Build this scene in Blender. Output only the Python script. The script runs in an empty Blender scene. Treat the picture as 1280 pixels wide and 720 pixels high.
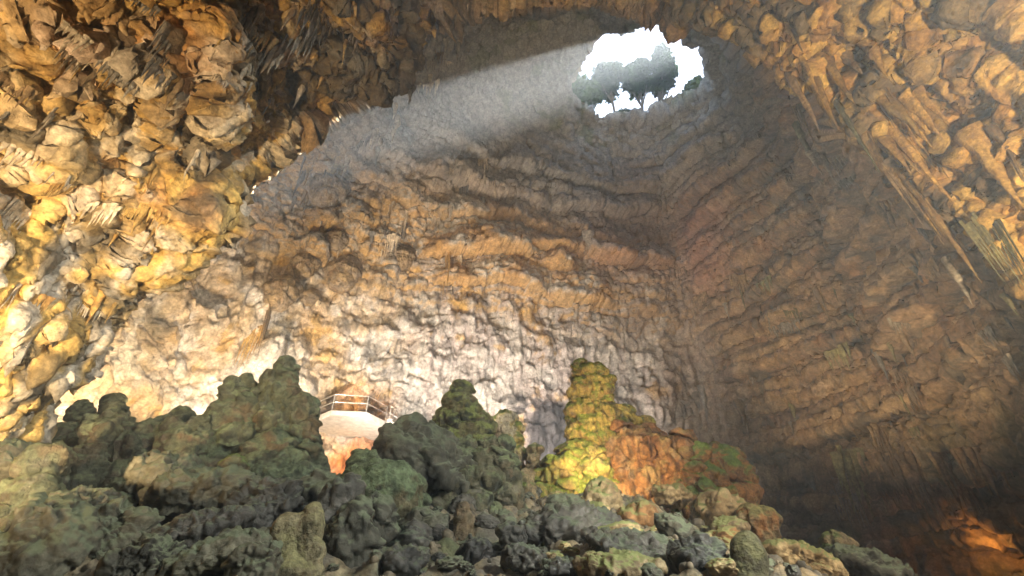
import bpy, math, random
import numpy as np
from mathutils import Vector, Matrix, Euler

rng = np.random.default_rng(7)
random.seed(7)
PI = math.pi
RES = 1.0
C = bpy.data.collections.new('cave'); bpy.context.scene.collection.children.link(C)
SC = bpy.context.scene

# ------------------------------------------------------------------ camera model (used to read distances off the photo)
EYE = np.array([0.0, 0.0, 1.6]); FPX = 569.0; PITCH = math.radians(32)
cp, sp = math.cos(PITCH), math.sin(PITCH)
def P(px, py, Y):
    u = 360.0 - py; x = px - 640.0
    d = np.array([x, FPX*cp - u*sp, FPX*sp + u*cp])
    return EYE + d*(Y/d[1])
def ray(px, py):
    u = 360.0 - py; x = px - 640.0
    d = np.array([x, FPX*cp - u*sp, FPX*sp + u*cp]); return d/np.linalg.norm(d)
def mpp(p):                                   # metres per photo pixel at a point
    q = np.asarray(p) - EYE
    return (q[1]*cp + q[2]*sp)/FPX
def proj(p):
    q = np.asarray(p) - EYE
    f = q[1]*cp + q[2]*sp; u = -q[1]*sp + q[2]*cp
    return 640 + q[0]/f*FPX, 360 - u/f*FPX

# ------------------------------------------------------------------ numpy noise
_perm = np.random.default_rng(3).permutation(4096).astype(np.int32)
_perm = np.concatenate([_perm, _perm])
_g = np.random.default_rng(4).normal(size=(4096, 3)); _g /= np.linalg.norm(_g, axis=1)[:, None]
_g = _g.astype(np.float32)
_cellpt = np.random.default_rng(5).random((4096, 4)).astype(np.float32)
def _hash(i, j, k):
    return _perm[(_perm[(_perm[i & 4095] + j) & 4095] + k) & 4095]
def noise(p):
    p = np.asarray(p, dtype=np.float32); out = np.empty(len(p), np.float32)
    for s in range(0, len(p), 60000):
        q = p[s:s+60000]; f0 = np.floor(q); I = f0.astype(np.int32); f = q - f0
        w = f*f*f*(f*(f*6-15)+10); r = 0
        for dx in (0, 1):
            wx = w[:, 0] if dx else 1-w[:, 0]
            for dy in (0, 1):
                wy = w[:, 1] if dy else 1-w[:, 1]
                for dz in (0, 1):
                    wz = w[:, 2] if dz else 1-w[:, 2]
                    g = _g[_hash(I[:, 0]+dx, I[:, 1]+dy, I[:, 2]+dz)]
                    r = r + wx*wy*wz*((f[:, 0]-dx)*g[:, 0] + (f[:, 1]-dy)*g[:, 1] + (f[:, 2]-dz)*g[:, 2])
        out[s:s+60000] = r
    return out*1.5
def fbm(p, o=4, gain=.5, lac=2.03):
    p = np.asarray(p, dtype=np.float32); r = 0; a = 1.0
    for i in range(o):
        r = r + a*noise(p + 17.3*i); p = p*lac; a *= gain
    return r
def ridged(p, o=3, gain=.5):
    p = np.asarray(p, dtype=np.float32); r = 0; a = 1.0
    for i in range(o):
        r = r + a*(1 - 2*np.abs(noise(p + 9.1*i))); p = p*2.1; a *= gain
    return r
def cells(p):                                  # F1, F2, id of a cellular noise
    p = np.asarray(p, dtype=np.float32); n = len(p)
    F1 = np.empty(n, np.float32); F2 = np.empty(n, np.float32); ID = np.empty(n, np.float32)
    for s in range(0, n, 60000):
        q = p[s:s+60000]; f0 = np.floor(q); I = f0.astype(np.int32); f = q - f0
        a = np.full(len(q), 9, np.float32); b = a.copy(); c = a.copy()
        for dx in (-1, 0, 1):
            for dy in (-1, 0, 1):
                for dz in (-1, 0, 1):
                    t = _cellpt[_hash(I[:, 0]+dx, I[:, 1]+dy, I[:, 2]+dz)]
                    d = (t[:, 0]+dx-f[:, 0])**2 + (t[:, 1]+dy-f[:, 1])**2 + (t[:, 2]+dz-f[:, 2])**2
                    m = d < a
                    b = np.where(m, a, np.minimum(b, d)); c = np.where(m, t[:, 3], c); a = np.where(m, d, a)
        F1[s:s+60000] = np.sqrt(a); F2[s:s+60000] = np.sqrt(b); ID[s:s+60000] = c
    return F1, F2, ID
def facets(p):                                 # broken planes: every cell is a tilted flat face
    p = np.asarray(p, dtype=np.float32); n = len(p); T_ = np.empty(n, np.float32); B_ = np.empty(n, np.float32); I_ = np.empty(n, np.float32)
    for s in range(0, n, 60000):
        q = p[s:s+60000]; f0 = np.floor(q); I = f0.astype(np.int32); f = q - f0
        a = np.full(len(q), 9, np.float32); b = a.copy(); c = a.copy(); t_ = a.copy()
        for dx in (-1, 0, 1):
            for dy in (-1, 0, 1):
                for dz in (-1, 0, 1):
                    h = _hash(I[:, 0]+dx, I[:, 1]+dy, I[:, 2]+dz); t = _cellpt[h]; g = _g[h]
                    ox, oy, oz = f[:, 0]-t[:, 0]-dx, f[:, 1]-t[:, 1]-dy, f[:, 2]-t[:, 2]-dz
                    d = ox*ox+oy*oy+oz*oz; m = d < a
                    b = np.where(m, a, np.minimum(b, d)); c = np.where(m, t[:, 3], c); t_ = np.where(m, ox*g[:, 0]+oy*g[:, 1]+oz*g[:, 2], t_); a = np.where(m, d, a)
        T_[s:s+60000] = t_; B_[s:s+60000] = np.sqrt(b)-np.sqrt(a); I_[s:s+60000] = c
    return T_, B_, I_
def sstep(a, b, x):
    t = np.clip((x-a)/(b-a), 0, 1); return t*t*(3-2*t)
def mix(a, b, t):
    t = np.asarray(t)[:, None] if np.ndim(t) == 1 else t
    return np.asarray(a)*(1-t) + np.asarray(b)*t
def A(*v): return np.array(v, dtype=np.float32)

# ------------------------------------------------------------------ mesh helpers
def mesh_np(name, V, F, col=None, smooth=True):
    V = np.ascontiguousarray(V, dtype=np.float32); F = np.ascontiguousarray(F, dtype=np.int32); k = F.shape[1]
    me = bpy.data.meshes.new(name)
    me.vertices.add(len(V)); me.vertices.foreach_set('co', V.ravel())
    me.loops.add(F.size); me.loops.foreach_set('vertex_index', F.ravel())
    me.polygons.add(len(F)); me.polygons.foreach_set('loop_start', np.arange(0, F.size, k, dtype=np.int32))
    me.update(calc_edges=True)
    me.polygons.foreach_set('use_smooth', np.full(len(F), smooth))
    if col is not None:
        at = me.color_attributes.new('stain', 'FLOAT_COLOR', 'POINT')
        c4 = np.ones((len(V), 4), np.float32); c4[:, :3] = np.clip(col, 0, 1); at.data.foreach_set('color', c4.ravel())
    me.validate(); return me
def vnormals(V, F):
    n = np.zeros((len(V), 3), np.float64)
    a, b, c, d = (V[F[:, i]] for i in (0, 1, 2, F.shape[1]-1))
    fn = np.cross(c-a, d-b) if F.shape[1] == 4 else np.cross(b-a, c-a)
    for i in range(F.shape[1]):
        for ax in range(3): n[:, ax] += np.bincount(F[:, i], fn[:, ax], len(V))
    return (n/np.maximum(np.linalg.norm(n, axis=1), 1e-9)[:, None]).astype(np.float32)
def link(name, me, m, parent=None, loc=None):
    o = bpy.data.objects.new(name, me); C.objects.link(o)
    if m is not None and len(me.materials) == 0: me.materials.append(m)
    if parent is not None: o.parent = parent
    if loc is not None: o.location = loc
    return o
def tag(o, label=None, cat=None, group=None, kind=None):
    if label: o['label'] = label
    if cat: o['category'] = cat
    if group: o['group'] = group
    if kind: o['kind'] = kind
    return o
def ico(sub):
    import bmesh
    bm = bmesh.new(); bmesh.ops.create_icosphere(bm, subdivisions=sub, radius=1)
    V = np.array([v.co[:] for v in bm.verts], np.float32); F = np.array([[v.index for v in f.verts] for f in bm.faces], np.int32)
    bm.free(); return V, F
ICO = {s: ico(s) for s in (2, 4, 5, 6)}
def grid_faces(nu, nv, wrap=False):
    u = np.arange(nu if wrap else nu-1); v = np.arange(nv-1); U, W = np.meshgrid(u, v, indexing='ij'); U2 = (U+1) % nu
    return np.stack([U*nv+W, U2*nv+W, U2*nv+W+1, U*nv+W+1], -1).reshape(-1, 4)

def surface_nets(S, org, h):
    nx, ny, nz = S.shape; neg = S < 0
    c = [neg[dx:nx-1+dx, dy:ny-1+dy, dz:nz-1+dz] for dx in (0, 1) for dy in (0, 1) for dz in (0, 1)]
    cnt = sum(a.astype(np.int8) for a in c); act = (cnt > 0) & (cnt < 8)
    idx = -np.ones(act.shape, np.int64); I = np.argwhere(act); idx[act] = np.arange(len(I))
    acc = np.zeros((len(I), 3)); num = np.zeros(len(I))
    corners = [(dx, dy, dz) for dx in (0, 1) for dy in (0, 1) for dz in (0, 1)]
    val = {k: S[I[:, 0]+k[0], I[:, 1]+k[1], I[:, 2]+k[2]] for k in corners}
    for a in corners:
        for ax in range(3):
            if a[ax]: continue
            b = list(a); b[ax] = 1; b = tuple(b); va, vb = val[a], val[b]
            m = (va < 0) != (vb < 0); t = np.where(m, va/np.where(m, va-vb, 1), 0)
            for k in range(3): acc[:, k] += m*(a[k] + (t if k == ax else 0))
            num += m
    V = org + h*(I + acc/num[:, None])
    Fs = []
    for ax in range(3):
        s0 = [slice(1, -1)]*3; s0[ax] = slice(0, -1); s1 = list(s0); s1[ax] = slice(1, None)
        a = neg[tuple(s0)]; b = neg[tuple(s1)]
        E = np.argwhere(a != b)
        off = np.array([1, 1, 1]); off[ax] = 0; E = E + off
        o1, o2 = [(1, 2), (2, 0), (0, 1)][ax]
        def g(d1, d2):
            q = E.copy(); q[:, o1] -= d1; q[:, o2] -= d2; return idx[q[:, 0], q[:, 1], q[:, 2]]
        q = np.stack([g(1, 1), g(0, 1), g(0, 0), g(1, 0)], 1)
        fl = ~neg[E[:, 0], E[:, 1], E[:, 2]]; q[fl] = q[fl][:, ::-1]
        Fs.append(q)
    F = np.concatenate(Fs); F = F[(F >= 0).all(1)]
    return V.astype(np.float32), F.astype(np.int32)

def blob(prims, h, k=.12):
    """smooth union of ellipsoids (cx,cy,cz,rx,ry,rz)"""
    prims = np.asarray(prims, float); lo = (prims[:, :3]-prims[:, 3:]).min(0)-4*h-k; hi = (prims[:, :3]+prims[:, 3:]).max(0)+4*h+k
    n = np.ceil((hi-lo)/h).astype(int)+1; S = np.full(n, 9.0, np.float32)
    for c in prims:
        pad = k+3*h; a = np.maximum(((c[:3]-c[3:]-pad-lo)/h).astype(int), 0); b = np.minimum(((c[:3]+c[3:]+pad-lo)/h).astype(int)+2, n)
        X, Y, Z = np.meshgrid(*[(lo[i]+h*np.arange(a[i], b[i])-c[i])/c[3+i] for i in range(3)], indexing='ij', sparse=True)
        d = (np.sqrt(X*X+Y*Y+Z*Z)-1)*c[3:].min()
        sl = tuple(slice(a[i], b[i]) for i in range(3)); s = S[sl]
        e = np.maximum(k-np.abs(s-d), 0)/k
        S[sl] = np.minimum(s, d) - e*e*k*.25
    return surface_nets(S, lo, h)

# ------------------------------------------------------------------ materials
def stone_mat(name, attr=True, base=(.3, .28, .22), base2=None, moss=None, moss_amt=.5, bump=.5, rough=.8, scale=1.0, wet=0.0):
    m = bpy.data.materials.new(name); m.use_nodes = True; nt = m.node_tree; N = nt.nodes; L = nt.links
    b = N['Principled BSDF']; b.inputs['Roughness'].default_value = rough; b.inputs['Specular IOR Level'].default_value = .35
    geo = N.new('ShaderNodeNewGeometry')
    def nz(s, det=6, ro=.6):
        t = N.new('ShaderNodeTexNoise'); t.inputs['Scale'].default_value = s; t.inputs['Detail'].default_value = det; t.inputs['Roughness'].default_value = ro
        L.new(geo.outputs['Position'], t.inputs['Vector']); return t
    def ramp(src, stops):
        r = N.new('ShaderNodeValToRGB'); L.new(src, r.inputs['Fac']); e = r.color_ramp.elements
        e[0].position, e[0].color = stops[0][0], (*stops[0][1], 1); e[1].position, e[1].color = stops[-1][0], (*stops[-1][1], 1)
        return r
    def mixc(f, a, c, t='MIX'):
        x = N.new('ShaderNodeMix'); x.data_type = 'RGBA'; x.blend_type = t
        if isinstance(f, float): x.inputs[0].default_value = f
        else: L.new(f, x.inputs[0])
        for s, v in ((6, a), (7, c)):
            if isinstance(v, tuple): x.inputs[s].default_value = (*v, 1)
            else: L.new(v, x.inputs[s])
        return x.outputs[2]
    if attr:
        at = N.new('ShaderNodeAttribute'); at.attribute_name = 'stain'; col = at.outputs['Color']
    else:
        r = ramp(nz(.9*scale, 5).outputs['Fac'], [(.38, base), (.62, base2 or tuple(v*.6 for v in base))]); col = r.outputs['Color']
        oi = N.new('ShaderNodeObjectInfo'); rv = ramp(oi.outputs['Random'], [(0, (.6, .6, .62)), (1, (1.25, 1.2, 1.1))])
        col = mixc(1.0, col, rv.outputs['Color'], 'MULTIPLY')
    v = ramp(nz(6*scale, 8, .65).outputs['Fac'], [(.33, (.55, .53, .5)), (.68, (1.3, 1.3, 1.28))])
    col = mixc(1.0, col, v.outputs['Color'], 'MULTIPLY')
    v2 = ramp(nz(1.7*scale, 10, .68).outputs['Fac'], [(.36, (.62, .6, .57)), (.62, (1.25, 1.24, 1.22))])
    col = mixc(1.0, col, v2.outputs['Color'], 'MULTIPLY')
    if moss:
        sx = N.new('ShaderNodeSeparateXYZ'); L.new(geo.outputs['Normal'], sx.inputs[0])
        ad = N.new('ShaderNodeMath'); ad.operation = 'MULTIPLY_ADD'; L.new(nz(1.3*scale, 6).outputs['Fac'], ad.inputs[0]); ad.inputs[1].default_value = 2.2
        L.new(sx.outputs['Z'], ad.inputs[2])
        rr = N.new('ShaderNodeMapRange'); L.new(ad.outputs[0], rr.inputs['Value']); rr.inputs[1].default_value = 1.75 - moss_amt; rr.inputs[2].default_value = 2.15 - moss_amt
        col = mixc(rr.outputs[0], col, moss)
    L.new(col, b.inputs['Base Color'])
    b1 = N.new('ShaderNodeBump'); b1.inputs['Strength'].default_value = bump; b1.inputs['Distance'].default_value = .16
    L.new(nz(4*scale, 10, .62).outputs['Fac'], b1.inputs['Height'])
    b2 = N.new('ShaderNodeBump'); b2.inputs['Strength'].default_value = bump*.7; b2.inputs['Distance'].default_value = .05
    L.new(nz(15*scale, 5, .65).outputs['Fac'], b2.inputs['Height']); L.new(b1.outputs[0], b2.inputs['Normal'])
    L.new(b2.outputs[0], b.inputs['Normal'])
    if wet:
        w = N.new('ShaderNodeMapRange'); L.new(nz(1.7, 3).outputs['Fac'], w.inputs['Value']); w.inputs[1].default_value = .45; w.inputs[2].default_value = .6
        w.inputs[3].default_value = rough; w.inputs[4].default_value = rough - wet; L.new(w.outputs[0], b.inputs['Roughness'])
    return m
def plain(name, col, rough=.6, metal=0.0, var=.15):
    m = bpy.data.materials.new(name); m.use_nodes = True; nt = m.node_tree; b = nt.nodes['Principled BSDF']
    t = nt.nodes.new('ShaderNodeTexNoise'); t.inputs['Scale'].default_value = 3; t.inputs['Detail'].default_value = 8
    g = nt.nodes.new('ShaderNodeNewGeometry'); nt.links.new(g.outputs['Position'], t.inputs['Vector'])
    r = nt.nodes.new('ShaderNodeValToRGB'); r.color_ramp.elements[0].position = .35; r.color_ramp.elements[1].position = .65
    r.color_ramp.elements[0].color = (*[c*(1-var) for c in col], 1); r.color_ramp.elements[1].color = (*[min(1, c*(1+var)) for c in col], 1)
    nt.links.new(t.outputs['Fac'], r.inputs['Fac']); nt.links.new(r.outputs['Color'], b.inputs['Base Color'])
    b.inputs['Roughness'].default_value = rough; b.inputs['Metallic'].default_value = metal; return m

M_wall = stone_mat('stained_limestone', bump=.75, rough=.78)
M_flow = stone_mat('flowstone', bump=1.0, rough=.65, scale=1.5)
M_floor = stone_mat('cave_earth', bump=.6, rough=.7, scale=1.5, wet=.35)

# ------------------------------------------------------------------ the cave as two joined hollows
HX, HY = 14.6, 31.3                              # axis of the shaft
def radial_table(pts, cx, cy, sm):
    pts = np.array(pts, float) - (cx, cy); n = 1440; th = np.linspace(-PI, PI, n, endpoint=False); R = np.zeros(n)
    for i in range(len(pts)):
        a, b = pts[i], pts[(i+1) % len(pts)]; e = b-a
        den = np.cos(th)*e[1]-np.sin(th)*e[0]
        with np.errstate(all='ignore'):
            t = (a[0]*e[1]-a[1]*e[0])/den; s = (a[0]*np.sin(th)-a[1]*np.cos(th))/den
        ok = (t > 0) & (s >= -1e-6) & (s <= 1+1e-6); R = np.where(ok, np.maximum(R, np.where(ok, t, 0)), R)
    k = np.hanning(sm+2)[1:-1]; k /= k.sum(); return np.convolve(np.concatenate([R[-sm:], R, R[:sm]]), k, 'same')[sm:-sm]
R2tab = radial_table([(22, 14.5), (25, 21.5), (28, 29), (19.5, 45), (5, 40.5), (-9.5, 35.4), (-21, 30.5), (-23, 22), (-16.5, 14.5)], HX, HY, 121)
R1tab = radial_table([(-18, -5), (-16.4, 6.5), (-11.6, 15), (-6.2, 22.5), (-3.6, 46), (3, 47), (11.6, 29.5), (17.6, 18.8), (19.8, 8), (21, -5)], 1, 8, 25)
def tab(T, th):
    f = (th+PI)/(2*PI)*len(T); i = np.floor(f).astype(int); w = f-i; n = len(T); return T[i % n]*(1-w)+T[(i+1) % n]*w
def hole_r(th): return 1/np.sqrt((np.cos(th)/7.9)**2+(np.sin(th)/5.7)**2)*(1+.07*np.sin(3*th+1)+.05*np.sin(7*th)+.02*np.sin(11*th+2)+.012*np.sin(23*th+np.sin(3*th)*2))
def field(p):
    x, y, z = p[:, 0], p[:, 1], p[:, 2]
    rho1 = np.hypot(x-1, z-8); R1 = tab(R1tab, np.arctan2(z-8, x-1))
    s1 = 1 - .018*np.clip(4-y, 0, 30)
    f1 = np.maximum(np.maximum(rho1 - R1*s1, y-15.5), -13-y)
    th = np.arctan2(y-HY, x-HX); rho2 = np.hypot(x-HX, y-HY)
    t = np.clip((z-24)/25, 0, 1); w = 1-np.sqrt(np.maximum(1-t**2.2, 0)); w = w*.75+.25*t*t*(3-2*t)
    Rp = tab(R2tab, th)
    under = np.clip((8.5-z)/8, 0, 1)*np.clip((x-14)/8, 0, 1)
    Rp = Rp*(1+.35*under)
    R2 = Rp*(1-w)+hole_r(th)*w
    f2 = rho2-R2
    k = 1.6; h = np.maximum(k-np.abs(f1-f2), 0)/k
    f3 = (np.sqrt(((x+12.2)/3.1)**2+((y-35.2)/2.6)**2+((z-12.2)/2.1)**2)-1)*2.2      # niche behind the platform
    return np.maximum(np.minimum(np.minimum(f1, f2)-h*h*k*.25, f3), -7-z), f1, f2

CEN = np.array([0, -.6, 2.0])
az = np.radians(np.concatenate([np.arange(-180, -69, 1.6), np.arange(-69, 69, .145*RES), np.arange(69, 180, 1.6)]))
el = np.radians(np.concatenate([np.arange(-40, -5, 1.5), np.arange(-5, 67, .145*RES), np.arange(67, 90.01, 1.0)]))
NA, NE = len(az), len(el)
AZ, EL = np.meshgrid(az, el, indexing='ij')
D = np.stack([np.sin(AZ)*np.cos(EL), np.cos(AZ)*np.cos(EL), np.sin(EL)], -1).reshape(-1, 3)
T = np.full(len(D), 1.5); act = np.arange(len(D)); T0 = T.copy()
for it in range(140):
    p = CEN + D[act]*T[act, None]; f = field(p)[0]
    inside = f < 0
    T0[act[inside]] = T[act[inside]]
    T[act[inside]] += np.clip(-f[inside]*.55, .12, 4)
    act = act[inside & (T[act] < 110)]
    if len(act) == 0: break
lo, hi = T0, T.copy()
for it in range(7):
    md = (lo+hi)/2; ins = field(CEN + D*md[:, None])[0] < 0
    lo = np.where(ins, md, lo); hi = np.where(ins, hi, md)
T = (lo+hi)/2
V0 = CEN + D*T[:, None]
esc = V0[:, 2] > 50.2
F = grid_faces(NA, NE)
# close the seam behind the viewer
seam = np.stack([(NA-1)*NE+np.arange(NE-1), np.arange(NE-1), np.arange(NE-1)+1, (NA-1)*NE+np.arange(NE-1)+1], 1)
F = np.concatenate([F, seam])
_, f1, f2 = field(V0)
e = .05
nrm = np.stack([field(V0+np.eye(3)[i]*e)[0]-field(V0-np.eye(3)[i]*e)[0] for i in range(3)], 1)
nrm = -(nrm/np.maximum(np.linalg.norm(nrm, axis=1), 1e-6)[:, None])      # points into the cave
x, y, z = V0.T
wV1 = sstep(-1.2, 1.2, f2-f1)
wL = wV1*sstep(4, -3, x)
wR = wV1*(1-sstep(4, -3, x))
wB = 1-wV1
thv = np.arctan2(y-HY, x-HX)
wBR = wB*sstep(13, 21, x)*sstep(44.5, 40, y)      # right wall of the shaft
wBL = wB-wBR
low = sstep(28, 21, z)
p32 = V0.astype(np.float32)

def beds(zz, per, sharp, amp):
    h = zz/per; f = h-np.floor(h); return amp*(sstep(0, sharp, f)-f)
warp = np.stack([fbm(p32/5+i*31, 3) for i in range(3)], 1)
big = fbm(p32/8+3, 4)
# --- left vault: swollen bosses with fringes between
q = (p32+warp*1.1)/A(3.1, 3.1, 3.5); F1, F2, ID = cells(q)
boss = (1-np.clip(F1/.78, 0, 1)**2)*(.45+.9*ID)
q2 = (p32+warp*.9)/A(.95, .95, 1.15)+5; G1, G2, GID = cells(q2)
boss2 = (1-np.clip(G1/.75, 0, 1)**2)*(.4+.8*GID)
fr_mask = sstep(-.1, .35, fbm(p32/4+40, 3)+.45*(F2-F1 < .18))
fa, fb, fi = facets((p32+warp*.8)/A(3.0, 3.0, 3.6)+7)
ga, gb, gi = facets((p32+warp*.4)/A(1.1, 1.1, 1.5)+27)
rr1 = ridged((p32+.5*warp)/A(2.2, 2.2, 4)+31, 5, .55)
bm1 = sstep(.42, .7, ID)
dL = 1.7*boss*bm1+.15*boss2*(1-bm1)+1.7*big-.8+(1-.75*bm1)*(.5*fa+.06*ga)+.7*(rr1-.7)*(1-.6*bm1)
# --- right vault: long ribs and slabs running down the slope
ribs = ridged((p32+warp*.3)/A(1.4, 2.0, 14)+8, 4, .5)
ribs2 = ridged((p32+warp*.2)/A(.5, .7, 8)+18, 3, .5)
casc = sstep(13.5, 9.5, z+1.5*warp[:, 0])*sstep(5, 9, y)
dL = dL*(1-.75*casc)+casc*(.5*ridged((p32+.3*warp)/A(.9, .9, 8)+3, 3)+1.2*big)
rb_ = sstep(35, 27, z)
dR = (1.15*ribs+.4*ribs2)*(.25+.75*rb_)+.05*fa+1.4*big-.7
# --- shaft walls: corbelled beds
zb = z+1.1*fbm(p32/A(14, 14, 9)+11, 3)-.02*x
bm_ = sstep(-.35, .25, fbm(p32/A(7, 7, 5)+91, 3))
q = (p32+warp*.5)/A(2.6, 2.6, 1.1)+20; K1, K2, KID = cells(q)
fine = beds(zb+.4*warp[:, 0], .85, .18, .42)
zs = zb+.35*warp[:, 2]
frac_ = .5*(facets((p32+.5*warp)/A(4.5, 4.5, 60)+2)[2]-.5)
def shelf(z0, h, amp, x0, x1, seed):
    zz = zs-z0+1.6*frac_; m = sstep(x0-3, x0+1, x)*sstep(x1+3, x1-1, x)*sstep(-.45, .1, fbm(p32/A(5, 5, 30)+seed, 2)+.35)
    return m*amp*sstep(-.12, .22, zz)*(1-sstep(.3, h, zz))
shelves = shelf(25.6, 3.6, 1.5, -6, 9, 1)+shelf(28.8, 4.2, 2.3, -7, 5, 2)+shelf(31.0, 3.0, 1.9, 3, 17, 3)+shelf(33.6, 3.2, 1.4, -9, 12, 4)+shelf(37.0, 3.5, 1.8, -12, 20, 5)+shelf(40.2, 3.0, 1.2, -12, 20, 6)
dBL = shelves+bm_*beds(zs, 1.9, .12, .45)*sstep(22, 26, z)+.3*fine*sstep(22, 27, z)+1.0*big*(1-.3*low)+.45*(fi-.5)*(1-.95*low)+.5*fa*(1-.7*low)+.16*ga*(1-.95*low)
vstr = ridged((p32+.3*warp)/A(1.1, 1.1, 9)+14, 3)
dBL += low*(.75*fbm(p32/A(4.2, 4.2, 6), 5, .45)+(1-bm_)*.35*beds(zs, 3.1, .1, 1.)+.16*vstr+.45*sstep(.5, .8, noise(p32/A(1.3, 1.3, 12)+14)))
lowblk = cells((p32+warp*.7)/A(1.5, 1.5, 1.0)+33)
dBL += low*(.55*(lowblk[2]-.5)+.3*(ridged(p32/A(1.6, 1.6, 5)+2, 3)-.5))
kn = cells((p32+warp*1.2)/A(2.7, 2.7, 3.6)+60)                    # hanging knobs on the left of the back wall
knm = sstep(-1, -7, x)*wBL*sstep(10, 15, z)*sstep(40, 33, z)
dBL += knm*1.9*(1-np.clip(kn[0]/.52, 0, 1)**2)*np.clip(kn[2]*1.6-.55, 0, 1)
zr = z+.8*fbm(p32/A(16, 16, 12)+11, 2)+.12*warp[:, 2]
dBR = beds(zr, 3.4, .09, 1.9)*(.55+.55*bm_)+beds(zr+1.1, 1.37, .12, .7)+beds(zr, .52, .2, .22)+1.2*big+.25*fa+.06*ga+.12*(fi-.5)
d = wL*dL+wR*dR+wBL*dBL+wBR*dBR
thr = sstep(44, 47, z)*wB
d = d*(1-.55*thr)+thr*.8*fbm(p32/A(1.7, 1.7, 1.3), 4)
V1 = V0+nrm*d[:, None]
# --- second pass on the displaced shape
N1 = vnormals(V1, F); sgn = np.sign((N1*nrm).sum(1).mean()); N1 = N1*sgn
N1 = mix(nrm, N1, .7).astype(np.float32); N1 /= np.maximum(np.linalg.norm(N1, axis=1), 1e-6)[:, None]
p1 = V1.astype(np.float32)
f_s = fbm(p1/.9+5, 5, .55)
r_s = ridged(p1/1.3+15, 4, .5)
drip = ridged(p1/A(.55, .55, 3.2)+25, 3, .5)
ha, hb_, hi_ = facets((p1+.12*np.stack([noise(p1/.5+i*13) for i in range(3)], 1))/A(.42, .42, .36)+44)
chip = .9*ha+.35*(hi_-.5)
jag = ridged(p1/.55+12, 3, .6)
patch = sstep(-.25, .3, fbm(p1/2.7+77, 3))
lowB = wBL*low
d2 = (.17*patch*chip*(1-.95*lowB-.6*wBR-.65*wL-.8*wR)+.09*jag*(1-.5*patch)*(1-.85*lowB-.4*wR))*(1-.6*thr)
d2 += wL*(.26*f_s+.42*fr_mask*np.clip(drip, -.5, 1.3)+.14*r_s)+wR*(.22*f_s+.3*np.clip(drip, -.5, 1.3)+.12*r_s)
fine_v = fbm(p1/A(.3, .3, 2.6)+19, 4, .6); fine_h = fbm(p1/A(1.1, 1.1, .16)+29, 4, .6)
d2 += lowB*(.08*fine_v+.06*fbm(p1/.35+3, 4, .6))+wBR*.15*fine_h+wBL*(1-low)*.12*fine_h
d2 += wBL*(.2*f_s*(1-.7*low)+.11*drip*(1-.75*low)+.08*r_s*(1-.7*low))+wBR*(.2*f_s+.2*np.clip(drip, -.3, 1.3)+.14*r_s)
d2 = d2*(1-.55*wL*casc)
V2 = V1+N1*d2[:, None]
# drips sag straight down from overhanging faces
over = sstep(-.05, -.6, N1[:, 2])
V2[:, 2] -= over*sstep(34, 27, z)*(wL*.9+wR*.55+wBL*.35*(1-.9*low)+wBR*.7)*np.clip(noise(p1/A(.42, .42, 60)+3)+.1, 0, 1)*sstep(.0, .5, fbm(p1/2.5+8, 2)+.25)
N2 = vnormals(V2, F)*sgn
# --- mineral colours, with some dimness and lamp glow painted in
n1 = fbm(p1/3.1+50, 4); n2 = fbm(p1/.8+60, 4); n3 = fbm(p1/A(.7, .7, 9)+70, 3); n4 = fbm(p1/9+80, 3)
ochre = A(.50, .31, .085); gold = A(.60, .41, .13); white = A(.62, .58, .53); pink = A(.50, .42, .39); rust = A(.40, .19, .07); brown = A(.24, .155, .09)
dark = A(.09, .08, .065); grey = A(.27, .26, .24); green = A(.16, .19, .07)
cL = mix(ochre, gold, sstep(-.3, .5, n2+.8*(bm1-.5)*boss))
cL = mix(cL, rust, .75*sstep(.1, .6, n1))
cL = mix(cL, brown*1.2, .6*sstep(.0, .5, fbm(p1/1.7+66, 4)))
cL = mix(cL, white, np.clip(fr_mask*sstep(-.1, .45, n2+.25*drip-.15)+.45*sstep(9, 5, z), 0, 1)*.6)
cL = mix(cL, mix(gold*1.05, white, sstep(-.3, .4, n3)), casc*.9)
cL = mix(cL, pink, .5*sstep(.2, .6, n4)*fr_mask)
cL = mix(cL, dark, .8*sstep(.1, .55, fbm(p1/2.1+95, 4)+.4*sstep(13, 20, z)-.1))  # dark mottling, thickened with height to dim the upper left vault
cR = mix(mix(ochre, rust, .45), gold, sstep(-.1, .7, n2+.3*ribs))
cR = mix(cR, brown, .5*sstep(.1, .7, n1))
cR = mix(cR, green, .55*sstep(.2, .6, n4+.3*n2))
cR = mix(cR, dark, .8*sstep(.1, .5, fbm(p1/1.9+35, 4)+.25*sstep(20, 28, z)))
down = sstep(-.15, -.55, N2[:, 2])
cB = mix(white, pink, .8*sstep(-.4, .5, n1))
cB = mix(cB, grey, .65*sstep(.0, .6, n3+.4*n4))
cB = mix(cB, white*1.05, .6*sstep(.15, .5, fbm(p1/A(.5, .5, 12)+33, 3))*low)
cB = mix(cB, pink*.75, .5*sstep(.25, .6, fbm(p1/A(.9, .9, 7)+36, 3))*low)
cB = mix(cB, mix(gold, ochre, .4), .4*sstep(-6, -13, x)*sstep(-.35, .2, n1+.4*n2))
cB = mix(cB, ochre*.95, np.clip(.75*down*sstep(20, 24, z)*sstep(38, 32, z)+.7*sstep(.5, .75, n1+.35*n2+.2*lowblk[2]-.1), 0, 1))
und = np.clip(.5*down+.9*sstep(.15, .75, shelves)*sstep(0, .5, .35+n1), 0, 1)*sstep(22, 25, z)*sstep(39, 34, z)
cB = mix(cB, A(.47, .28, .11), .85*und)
cB = mix(cB, brown*1.2, .45*sstep(31, 38, z))
cB = mix(cB, A(.30, .15, .11), .5*sstep(4, 11, x)*sstep(27, 31, z)*sstep(41, 37, z))
cB = mix(cB, grey*.75, .8*sstep(30, 40, z))
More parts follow.
